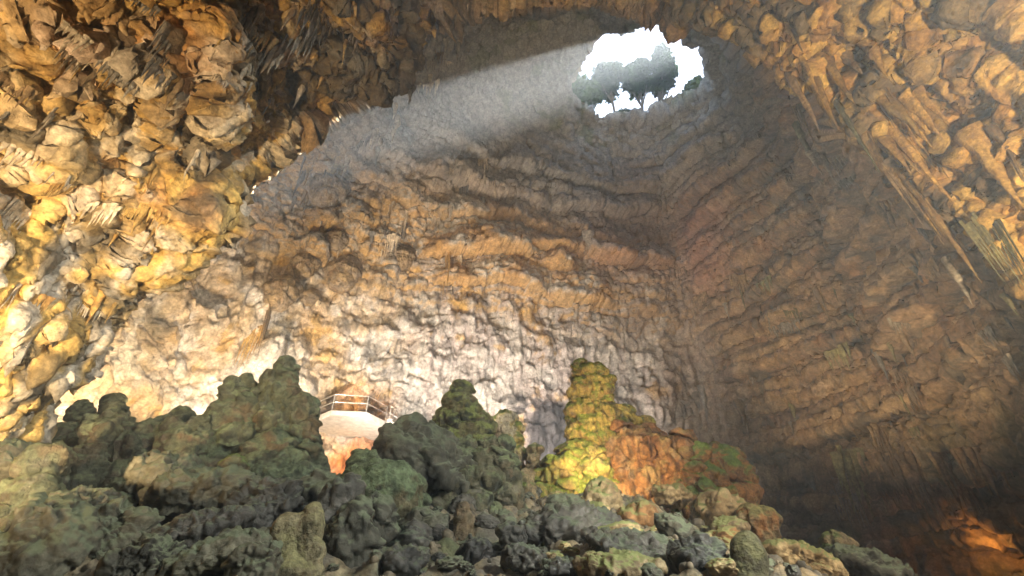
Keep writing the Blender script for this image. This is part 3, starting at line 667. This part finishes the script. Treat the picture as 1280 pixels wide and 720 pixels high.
SP = [mesh_np('stalactite', *spike(.16, 1, 300+i)) for i in range(8)]
SL = [mesh_np('stalactite', *spike(.085, 1, 330+i, wob=.8)) for i in range(6)]
FR = []
for i in range(8):
    r_ = np.random.default_rng(500+i); it = []; x = -.5
    while x < .5:
        w_ = r_.uniform(.05, .14); it.append((spike(w_, r_.uniform(.25, 1)*(1-.5*abs(x)), int(r_.integers(1e4)), nu=12, nv=18, up=.4), (x, r_.normal()*.06, r_.normal()*.06))); x += w_*1.25
    FR.append(mesh_np('curtain', *many(it)))
M_s = {'white': stone_mat('white_dripstone', False, (.68, .62, .53), (.45, .38, .30), scale=1.5), 'ochre': stone_mat('ochre_dripstone', False, (.50, .34, .12), (.33, .20, .08), scale=1.5),
       'brown': stone_mat('brown_dripstone', False, (.34, .25, .15), (.20, .14, .09), scale=1.5), 'green': stone_mat('green_dripstone', False, (.27, .27, .14), (.16, .15, .09), scale=1.5), 'grey': stone_mat('grey_dripstone', False, (.32, .30, .28), (.18, .17, .16), scale=1.5)}
ST = []; SM = {}
def hang(px, py, Lpx, tone, sort='spike', wpx=None, lean=None):
    h = hit(px, py)
    if h is None or h[3] is cave_floor: return
    t, q, nrm_, ob = h; m = mpp(q); L_ = Lpx*m*1.25
    pool = {'spike': SP, 'slim': SL, 'curtain': FR}[sort]; i = int(rng.integers(len(pool))); key = (sort, i, tone)
    if key not in SM:
        me = pool[i].copy(); me.materials.clear(); me.materials.append(M_s[tone]); SM[key] = me
    o = link('stalactite' if sort != 'curtain' else 'stalactite_curtain', SM[key], None)
    o.location = q - nrm_*(.03 if nrm_.dot(Vector(ray(px, py))) > 0 else -.03)
    if sort == 'curtain':
        W = (wpx or Lpx*1.2)*m*1.1; a = math.atan2(nrm_.y, nrm_.x)+PI/2; o.scale = (W*.8, W*.45, L_*.85); o.rotation_euler = (rng.uniform(-.05, .05), rng.uniform(-.05, .05), a)
    else:
        s = (wpx*m/.32) if wpx else L_*rng.uniform(.7, 1.15); o.scale = (s, s, L_); o.rotation_euler = (rng.uniform(-.08, .08), rng.uniform(-.08, .08), rng.uniform(0, 6))
    ST.append((o, tone, sort, L_, px, py)); return o
def along(pts, n, jx, jy, Lr, tones, sorts, wf=None):
    pts = np.array(pts, float); seg = np.linalg.norm(np.diff(pts, axis=0), axis=1); cs = np.concatenate([[0], np.cumsum(seg)])
    for i in range(n):
        s = (i+rng.uniform(.1, .9))/n*cs[-1]; x = np.interp(s, cs, pts[:, 0])+rng.normal()*jx; y = np.interp(s, cs, pts[:, 1])+rng.normal()*jy
        L_ = rng.uniform(*Lr); hang(x, y, L_, rng.choice(tones), rng.choice(sorts), wf*L_ if wf else None)
along([(360, 262), (400, 220), (470, 165), (520, 120), (545, 70), (590, 15)], 30, 9, 8, (12, 34), ['white', 'white', 'ochre', 'grey'], ['spike', 'slim', 'curtain'])
for i in range(34): hang(rng.uniform(0, 480), rng.uniform(5, 150), rng.uniform(14, 38), rng.choice(['ochre', 'brown', 'grey', 'white']), rng.choice(['spike', 'slim', 'slim', 'curtain']))
for a in [(90, 70, 45, 'white', 'curtain', 40), (150, 95, 40, 'grey', 'curtain', 50), (205, 55, 50, 'grey', 'curtain', 40), (330, 70, 40, 'grey', 'curtain', 40), (395, 25, 75, 'grey', 'curtain', 60), (375, 50, 60, 'grey', 'curtain', 40), (245, 190, 40, 'white', 'slim', None), (305, 20, 55, 'brown', 'curtain', 40), (60, 150, 40, 'white', 'curtain', 50), (30, 190, 34, 'white', 'curtain', 44), (70, 230, 30, 'ochre', 'curtain', 40), (130, 265, 28, 'white', 'curtain', 40), (20, 270, 36, 'white', 'curtain', 46)]: hang(*a)
for i in range(16): hang(rng.uniform(0, 210), rng.uniform(170, 400), rng.uniform(14, 34), rng.choice(['white', 'white', 'ochre']), rng.choice(['spike', 'curtain', 'slim']))
for i in range(22): hang(rng.uniform(370, 620), rng.uniform(195, 320), rng.uniform(10, 26), rng.choice(['white', 'grey', 'white']), rng.choice(['spike', 'slim', 'curtain']))
for a in [(558, 330, 85, 'ochre', 'curtain', 26), (572, 325, 60, 'white', 'curtain', 16), (335, 400, 70, 'brown', 'curtain', 30), (318, 420, 60, 'ochre', 'curtain', 22), (600, 205, 40, 'white', 'curtain', 22), (735, 300, 34, 'white', 'curtain', 14), (688, 350, 22, 'white', 'slim', None), (490, 440, 40, 'white', 'slim', None)]: hang(*a)
along([(960, 90), (1060, 160), (1170, 250), (1270, 330)], 15, 22, 20, (50, 120), ['ochre', 'ochre', 'brown', 'green'], ['spike', 'slim', 'curtain'], .18)
along([(1000, 40), (1120, 120), (1270, 230)], 12, 30, 25, (30, 80), ['ochre', 'brown'], ['spike', 'slim', 'curtain'])
along([(1040, 200), (1120, 280), (1200, 370), (1270, 470)], 16, 12, 10, (18, 40), ['brown', 'grey', 'white'], ['spike', 'slim', 'curtain'])
for i in range(46): hang(rng.uniform(850, 1265), rng.uniform(330, 545), rng.uniform(10, 30), rng.choice(['brown', 'brown', 'green', 'grey']), rng.choice(['spike', 'slim', 'curtain']))
for a in [(1075, 590, 60, 'green', 'curtain', 60), (1100, 590, 56, 'brown', 'curtain', 50), (1055, 615, 60, 'grey', 'curtain', 40), (1130, 596, 62, 'brown', 'curtain', 40), (1160, 604, 62, 'brown', 'curtain', 40), (1190, 586, 46, 'brown', 'curtain', 46), (1230, 580, 46, 'brown', 'curtain', 50), (1215, 620, 50, 'brown', 'curtain', 36), (935, 575, 22, 'green', 'curtain', 40), (1110, 550, 40, 'brown', 'curtain', 40)]: hang(*a)

# ------------------------------------------------------------------ viewing platform
M_conc = plain('pale_concrete', (.42, .39, .33), .8, 0, .2); M_steel = plain('galvanised_rail', (.55, .52, .47), .4, .7, .1)
def prism(poly, z0, z1):
    n = len(poly); V = [(x, y, z0) for x, y in poly]+[(x, y, z1) for x, y in poly]
    me = bpy.data.meshes.new('slab'); me.from_pydata(V, [], [list(range(n))[::-1], list(range(n, 2*n))]+[[i, (i+1) % n, n+(i+1) % n, n+i] for i in range(n)]); me.update(); return me
def rod(a, b, r, nu=8):
    a, b = np.array(a, float), np.array(b, float); d = b-a; L_ = np.linalg.norm(d); d /= L_; u = np.cross(d, (0, 0, 1) if abs(d[2]) < .9 else (1, 0, 0)); u /= np.linalg.norm(u); v = np.cross(d, u)
    t = np.linspace(0, 2*PI, nu, endpoint=False); ring = np.cos(t)[:, None]*u+np.sin(t)[:, None]*v
    V = np.concatenate([a+ring*r, b+ring*r, [a], [b]]); F = [[i, (i+1) % nu, nu+(i+1) % nu, nu+i] for i in range(nu)]+[[(i+1) % nu, i, 2*nu, 2*nu] for i in range(nu)]
    F = F[:nu]+[[(i+1) % nu, i, 2*nu] for i in range(nu)]+[[nu+i, nu+(i+1) % nu, 2*nu+1] for i in range(nu)]
    return [tuple(x) for x in V], F
def rods(name, segs, r, parent, m=None):
    VV, FF = [], []
    for a, b in segs:
        V, F = rod(a, b, r); n = len(VV); VV += V; FF += [[i+n for i in f] for f in F]
    me = bpy.data.meshes.new(name); me.from_pydata(VV, [], FF); me.update()
    o = link(name, me, m or M_steel, parent); return o
ZT = 10.9; PO = np.array([-12, 33, ZT])
plat = bpy.data.objects.new('viewing_platform', None); C.objects.link(plat); plat.location = PO
tag(plat, 'angular concrete viewing platform with steel railing jutting from the wall', 'platform')
poly = [(-15.3, 33.3), (-12.2, 30.4), (-9.9, 30.8), (-9.1, 33.2), (-9.4, 38), (-15.8, 38)]
pl = [(x-PO[0], y-PO[1]) for x, y in poly]
sl_ = prism(pl, -.34, 0)
for i, v in enumerate(sl_.vertices):
    if v.co.z < -.1: v.co.z = -.34-max(0, v.co.y+PO[1]-31)*.11
o = link('slab', sl_, M_conc, plat); bv = o.modifiers.new('b', 'BEVEL'); bv.width = .04
ins = [(x*.96, y*.96) for x, y in pl[:4]]
pts = []
for a, b in zip(ins[:-1], ins[1:]):
    k = 2 if math.dist(a, b) > 2.6 else 1
    for i in range(k): pts.append((a[0]+(b[0]-a[0])*i/k, a[1]+(b[1]-a[1])*i/k))
pts.append(ins[3])
for x, y in pts: rods('railing_post', [((x, y, -.02), (x, y, 1.1))], .032, plat)
for zz, nm in ((1.1, 'handrail'), (.58, 'middle_rail')): rods(nm, [((a[0], a[1], zz), (b[0], b[1], zz)) for a, b in zip(ins[:-1], ins[1:])], .028, plat)
sr = bpy.data.objects.new('stairway', None); C.objects.link(sr); sr.location = (-9.0, 33.0, ZT)
tag(sr, 'stair with steel handrails descending to the right of the viewing platform', 'stairs')
sd = np.array([.86, .08, -.5])
steps = []; VV, FF = [], []
for i in range(9):
    x0 = .1+i*.34; z1 = -.03-i*.2; bx = [(x0, -.55, z1-.24), (x0+.36, -.55, z1-.24), (x0+.36, .6, z1-.24), (x0, .6, z1-.24), (x0, -.55, z1), (x0+.36, -.55, z1), (x0+.36, .6, z1), (x0, .6, z1)]
    n = len(VV); VV += bx; FF += [[n+j for j in f] for f in ([3, 2, 1, 0], [4, 5, 6, 7], [0, 1, 5, 4], [1, 2, 6, 5], [2, 3, 7, 6], [3, 0, 4, 7])]
me = bpy.data.meshes.new('steps'); me.from_pydata(VV, [], FF); me.update(); link('steps', me, M_conc, sr)
for s_ in (-.5, .55):
    for zz in (1.05, .55): rods('handrail', [((.15, s_, zz-.1), (3.1, s_, zz-1.83))], .026, sr)
    for i in (0, 3, 6, 8): rods('railing_post', [((.25+i*.34, s_, -.1-i*.2), (.25+i*.34, s_, .93-i*.2))], .026, sr)

# ------------------------------------------------------------------ trees round the opening
M_bark = stone_mat('bark', False, (.16, .13, .10), (.09, .075, .06), scale=3)
def leaf_mat(name, c1, c2):
    m = bpy.data.materials.new(name); m.use_nodes = True; nt = m.node_tree; b = nt.nodes['Principled BSDF']
    at = nt.nodes.new('ShaderNodeAttribute'); at.attribute_name = 'stain'; nt.links.new(at.outputs['Color'], b.inputs['Base Color'])
    b.inputs['Roughness'].default_value = .8; b.inputs['Specular IOR Level'].default_value = .08; tr = nt.nodes.new('ShaderNodeBsdfTranslucent'); nt.links.new(at.outputs['Color'], tr.inputs['Color'])
    mx = nt.nodes.new('ShaderNodeMixShader'); mx.inputs[0].default_value = .3; nt.links.new(b.outputs[0], mx.inputs[1]); nt.links.new(tr.outputs[0], mx.inputs[2]); nt.links.new(mx.outputs[0], nt.nodes['Material Output'].inputs['Surface']); return m
M_leaf = leaf_mat('leaves', None, None)
def tree(base, crowns, nleaf, size, c1, c2, label, kind='tree', name='tree', trunk_r=.22, seed=0):
    r_ = np.random.default_rng(900+seed); base = np.array(base); root = bpy.data.objects.new(name, None); C.objects.link(root); root.location = base; tag(root, label, kind, None)
    cs = [(P(px, py, base[1]+dy), r*mpp(P(px, py, base[1]+dy))) for px, py, r, dy in crowns]
    segs = []; VV, FF = [], []
    def limb(a, b, r0, r1):
        a, b = np.array(a), np.array(b); n0 = 6; prev = a
        mid = (a+b)/2+r_.normal(size=3)*np.linalg.norm(b-a)*.08
        for i in range(n0):
            t0, t1 = i/n0, (i+1)/n0; q = lambda t: (1-t)**2*a+2*t*(1-t)*mid+t*t*b
            V, F = rod(q(t0), q(t1)+(q(t1)-q(t0))*.05, r0+(r1-r0)*t0, 7); n = len(VV); VV.extend(V); FF.extend([[i_+n for i_ in f] for f in F])
    top = cs[0][0]-base
    fork = top*.42
    limb((0, 0, -.8), fork, trunk_r, trunk_r*.75)
    for c, r in cs:
        limb(fork, c-base, trunk_r*.55, .05)
        for _ in range(5):
            dv = r_.normal(size=3); dv /= np.linalg.norm(dv); dv[2] = abs(dv[2])*.6; limb(fork+(c-base-fork)*r_.uniform(.3, .9), c-base+dv*r*.75, trunk_r*.22, .03)
    me = bpy.data.meshes.new('trunk'); me.from_pydata([tuple(v) for v in VV], [], FF); me.update(); link('trunk', me, M_bark, root)
    tot = sum(r**2 for _, r in cs); Ps = []
    for c, r in cs:
        n = int(nleaf*r*r/tot); d = r_.normal(size=(n*3, 3)); d /= np.linalg.norm(d, axis=1)[:, None]; q = d*(r*r_.random((n*3, 1))**.45)*A(1, 1, 1.1)
        ok = fbm(((q+c)/(r*.38)).astype(np.float32), 2)+.25*(np.linalg.norm(q, axis=1) < r*.55) > .06; q = q[ok][:n]; Ps.append(q*(1+.42*noise(d[ok][:n]*2.4+seed))[:, None]+c-base)
    Q = np.concatenate(Ps); n = len(Q); u = r_.normal(size=(n, 3)); u /= np.linalg.norm(u, axis=1)[:, None]; v = np.cross(u, r_.normal(size=(n, 3))); v /= np.linalg.norm(v, axis=1)[:, None]
    s = size*r_.uniform(.6, 1.3, (n, 1)); V = np.stack([Q-u*s, Q+v*s*.55, Q+u*s, Q-v*s*.55], 1).reshape(-1, 3)
    col = mix(A(*c1), A(*c2), sstep(-.3, .4, fbm(Q/.9, 3)+.2*r_.normal(size=n))); link('crown', mesh_np('crown', V, np.arange(4*n).reshape(n, 4), np.repeat(col, 4, 0), smooth=False), M_leaf, root)
    return root
def rim(px, py, Y):
    q = P(px, py, Y); h = cast((q[0], q[1], 70), (0, 0, -1), (gsurf,)); return (q[0], q[1], h[1].z if h else q[2])
DK1, DK2 = (.012, .034, .006), (.036, .082, .012)
tree(rim(803, 141, 38.6), [(797, 100, 15, .3), (790, 90, 10, .2), (803, 86, 11, .6), (786, 106, 8, 0), (809, 104, 9, .4), (797, 114, 10, .2), (800, 80, 7, .2)], 15000, .26, DK1, DK2, 'dense round tree in the middle of the roof opening', seed=1)
tree(rim(816, 141, 39.3), [(828, 96, 13, .4), (827, 68, 11, .5), (838, 88, 10, .4), (824, 112, 9, .3), (832, 80, 11, .2), (820, 82, 8, .3), (836, 104, 7, .3)], 14000, .26, DK1, DK2, 'tallest tree, right of the dense round tree in the opening', seed=2)
tree(rim(770, 139, 38.4), [(756, 92, 15, .6), (767, 96, 14, .8), (760, 112, 15, .5), (770, 84, 9, .8), (748, 102, 10, .4)], 9000, .25, DK1, (.045, .07, .022), 'open crowned tree with dark trunk, left of the dense round tree', seed=3)
tree(rim(735, 134, 36.5), [(727, 110, 13, .3), (738, 114, 12, .5), (720, 104, 9, .2), (744, 122, 9, .4), (728, 124, 10, .1)], 9000, .24, (.035, .07, .014), (.08, .14, .03), 'bright green bush on the left edge of the roof opening', 'bush', 'bush', .1, seed=4)
tree(rim(868, 118, 35.5), [(866, 108, 8, .2), (872, 103, 7, .3), (860, 114, 6, 0)], 2600, .2, (.04, .08, .02), (.09, .15, .04), 'low green shrub on the right edge of the roof opening', 'bush', 'bush', .06, seed=5)
tree(rim(785, 147, 38.0), [(783, 141, 6, .2), (791, 143, 5, .1), (776, 141, 5, .2)], 1100, .15, (.05, .07, .025), (.09, .12, .04), 'low scrub on the lower edge of the opening under the trees', 'bush', 'bush', .05, seed=6)
tree(rim(832, 138, 37.8), [(832, 131, 6, .1), (840, 128, 6, .2)], 900, .15, (.05, .08, .025), (.10, .14, .04), 'small shrub right of the tallest tree on the rim', 'bush', 'bush', .05, seed=7)

# ------------------------------------------------------------------ labels of the many small things
ORD = ['', 'first', 'second', 'third', 'fourth', 'fifth', 'sixth', 'seventh', 'eighth', 'ninth', 'tenth', 'eleventh', 'twelfth', 'thirteenth', 'fourteenth', 'fifteenth', 'sixteenth', 'seventeenth', 'eighteenth', 'nineteenth', 'twentieth']
def number_off(entries):
    """entries: (object, phrase); equal phrases are counted from the left"""
    by = {}
    for o, ph in entries: by.setdefault(ph, []).append(o)
    for ph, os_ in by.items():
        if len(os_) == 1: os_[0]['label'] = ph; continue
        os_.sort(key=lambda o: proj(o.location)[0])
        for i, o in enumerate(os_):
            if i == len(os_)-1: o['label'] = ph+', rightmost of these'
            elif i == 0: o['label'] = ph+', leftmost of these'
            else: o['label'] = ph+', '+ORD[min(i+1, 20)]+' from the left'
ent = []
for o, kind, r, lb in BL:
    o['category'] = 'boulder'
    if lb: o['label'] = lb; continue
    o['group'] = 'boulders strewn over the cave floor'
    x_, y_ = proj(o.location); nm, lx, ly = min(LAND, key=lambda l: (l[1]-x_)**2+(1.6*(l[2]-y_))**2)
    if abs(x_-lx) > abs(y_-ly)*1.1: rel = 'left of' if x_ < lx else 'right of'
    else: rel = 'below' if y_ > ly else 'above'
    szw = 'small' if r < .32 else ('middling' if r < .6 else 'big')
    cw = {'green': 'mossy grey green', 'dark': 'dark wet grey', 'tan': 'tan', 'rusty': 'rusty brown'}[kind]
    ent.append((o, f'{szw} {cw} boulder {rel} {nm}'))
number_off(ent)
ent = []
for o, tone, sort, L_, px, py in ST:
    o['category'] = 'stalactite'; o['group'] = 'stalactites hanging from the vault and walls'
    if px < 240 and py > 160: reg = 'on the bright lower left wall'
    elif px < 600 and py < 160 and px < 480: reg = 'under the ochre left vault' if px > 200 else 'in the upper left corner'
    elif py < 275 and px < 620: reg = 'along the edge of the left vault'
    elif px < 850: reg = 'on the banded back wall'
    elif py < 200 or (py < .8*(px-1000)+160): reg = 'under the right vault'
    elif py > 546: reg = 'over the orange hollow'
    elif py < 440: reg = 'high on the shadowy right wall'
    else: reg = 'low on the shadowy right wall'
    lw = 'short' if L_ < .9 else ('long' if L_ < 2.2 else 'very long')
    reg = reg.replace('shadowy ', '')
    sh = {'spike': 'pointed stalactite', 'slim': 'thin stalactite', 'curtain': 'stalactite fringe'}[sort]
    ent.append((o, f'{lw} {tone} {sh} {reg}'))
number_off(ent)
# ------------------------------------------------------------------ light, air and camera
w = bpy.data.worlds.new('World'); SC.world = w; w.use_nodes = True; nt = w.node_tree
SUN_TO = np.array([.65, .26, .72]); SUN_TO = SUN_TO/np.linalg.norm(SUN_TO)
sky = nt.nodes.new('ShaderNodeTexSky'); sky.sky_type = 'NISHITA'; sky.sun_disc = False
sky.sun_elevation = math.asin(SUN_TO[2]); sky.sun_rotation = math.atan2(SUN_TO[0], SUN_TO[1])
bg = nt.nodes['Background']; nt.links.new(sky.outputs[0], bg.inputs['Color']); bg.inputs['Strength'].default_value = .05
sl = bpy.data.lights.new('sun', 'SUN'); sl.energy = 5.0; sl.angle = math.radians(.5); sl.color = (1, .95, .86)
so = bpy.data.objects.new('sun', sl); C.objects.link(so); so.rotation_euler = Vector(SUN_TO).to_track_quat('Z', 'Y').to_euler(); so.location = (40, 30, 80)
def lamp(name, loc, to, power, color, cone=None, blend=.6, size=.25):
    l = bpy.data.lights.new(name, 'SPOT' if cone else 'POINT'); l.energy = power; l.color = color; l.shadow_soft_size = size
    if cone: l.spot_size = math.radians(cone); l.spot_blend = blend
    o = bpy.data.objects.new(name, l); C.objects.link(o); o.location = loc
    if cone: o.rotation_euler = (Vector(loc)-Vector(to)).to_track_quat('Z', 'Y').to_euler()
    return o
WARM = (1, .74, .42); NEUT = (1, .89, .80); ORNG = (1, .42, .08)
hp = hit(428, 566); pg_ = np.array(hp[1])-ray(428, 566)*1.0+np.array([0, 0, -.4])
ho = hit(1228, 684); og = np.array(ho[1])-ray(1228, 684)*1.6+np.array([0, 0, -.2])
LAMPS = [
 ('show_or_fill_lamp', (-11.5, 5, 1.0), (-15.5, 13.5, 7), 800, WARM, 90),
 ('show_or_fill_lamp', (-9, 1, .8), (-12, 11, 11), 1400, WARM, 85),
 ('show_or_fill_lamp', (-14.8, 20.2, 6.0), (-19, 25, 11), 800, WARM, 130),
 ('show_or_fill_lamp', (-13.5, 22.5, 5.8), (-14, 34, 15), 850, NEUT, 110),
 ('show_or_fill_lamp', (-6, 25.5, 6.0), (-4, 38, 17), 1500, NEUT, 105),
 ('show_or_fill_lamp', (3.5, 29.0, 6.0), (4, 41, 19), 1000, NEUT, 105),
 ('show_or_fill_lamp', (10, 0, .6), (16, 11, 19), 3300, WARM, 95),
 ('show_or_fill_lamp', (9, 28, 4.4), (26, 27, 22), 800, WARM, 85),
 ('show_or_fill_lamp', (14.5, 9, .5), (24.5, 27, 23), 3000, WARM, 62),
 ('show_or_fill_lamp', tuple(og), (0, 0, 0), 16, ORNG, None),
 ('show_or_fill_lamp', (3.2, 19.8, 5.2), (6, 26, 7.5), 330, WARM, 85),
 ('show_or_fill_lamp', tuple(pg_), (0, 0, 0), 9, ORNG, None),
 ('show_or_fill_lamp', (-12.8, 34.6, 12.4), (-12, 36, 13), 18, ORNG, 160),
 ('show_or_fill_lamp', (-3.2, 6, 24), (-7, 18, 4), 250, (.97, 1, .93), 75),  # added overhead fill for the mounds
 ('show_or_fill_lamp', (14, -2, 13), (-6, 17, 4), 3000, (.97, 1, .92), 60, .6, .12),  # added key spot out of view, lights the mounds from the right
 ('show_or_fill_lamp', (13, -3, 12), (8, 20, 3.5), 2300, (1, .9, .74), 50, .6, .12),  # added warm fill spot out of view, for the right-hand rubble
]
for L_ in LAMPS: lamp(L_[0], L_[1], L_[2], L_[3]*.72, *L_[4:])
# air
import bmesh
bm = bmesh.new(); bmesh.ops.create_cube(bm, size=1); me = bpy.data.meshes.new('haze'); bm.to_mesh(me); bm.free()
mh = bpy.data.materials.new('cave_air'); mh.use_nodes = True; n_ = mh.node_tree; n_.nodes.remove(n_.nodes['Principled BSDF'])
pv = n_.nodes.new('ShaderNodeVolumePrincipled'); pv.inputs['Density'].default_value = HAZE; pv.inputs['Color'].default_value = (.80, .90, 1, 1); pv.inputs['Anisotropy'].default_value = .3
n_.links.new(pv.outputs[0], n_.nodes['Material Output'].inputs['Volume'])
hz = link('haze', me, mh); hz.scale = (170, 170, 96); hz.location = (14, 30, -10+48); tag(hz, 'thin damp air catching the sunbeam', 'haze', kind='stuff')
cam = bpy.data.cameras.new('camera'); cam.sensor_width = 36; cam.lens = FPX/1280*36; cam.clip_end = 2000; cam.clip_start = .05
co = bpy.data.objects.new('camera', cam); C.objects.link(co); co.location = EYE; co.rotation_euler = (math.radians(90)+PITCH, 0, 0); SC.camera = co
SC.view_settings.view_transform = 'Standard'; SC.view_settings.look = 'None'; SC.view_settings.gamma = 1; SC.view_settings.use_curve_mapping = False
SC.view_settings.exposure = EXPO
cy = SC.cycles; cy.max_bounces = 6; cy.diffuse_bounces = 3; cy.glossy_bounces = 2; cy.volume_bounces = 0; cy.use_adaptive_sampling = True; cy.adaptive_threshold = .025; cy.adaptive_min_samples = 16; cy.transparent_max_bounces = 6
cy.use_denoising = True; cy.sample_clamp_indirect = 6; cy.caustics_reflective = False; cy.caustics_refractive = False
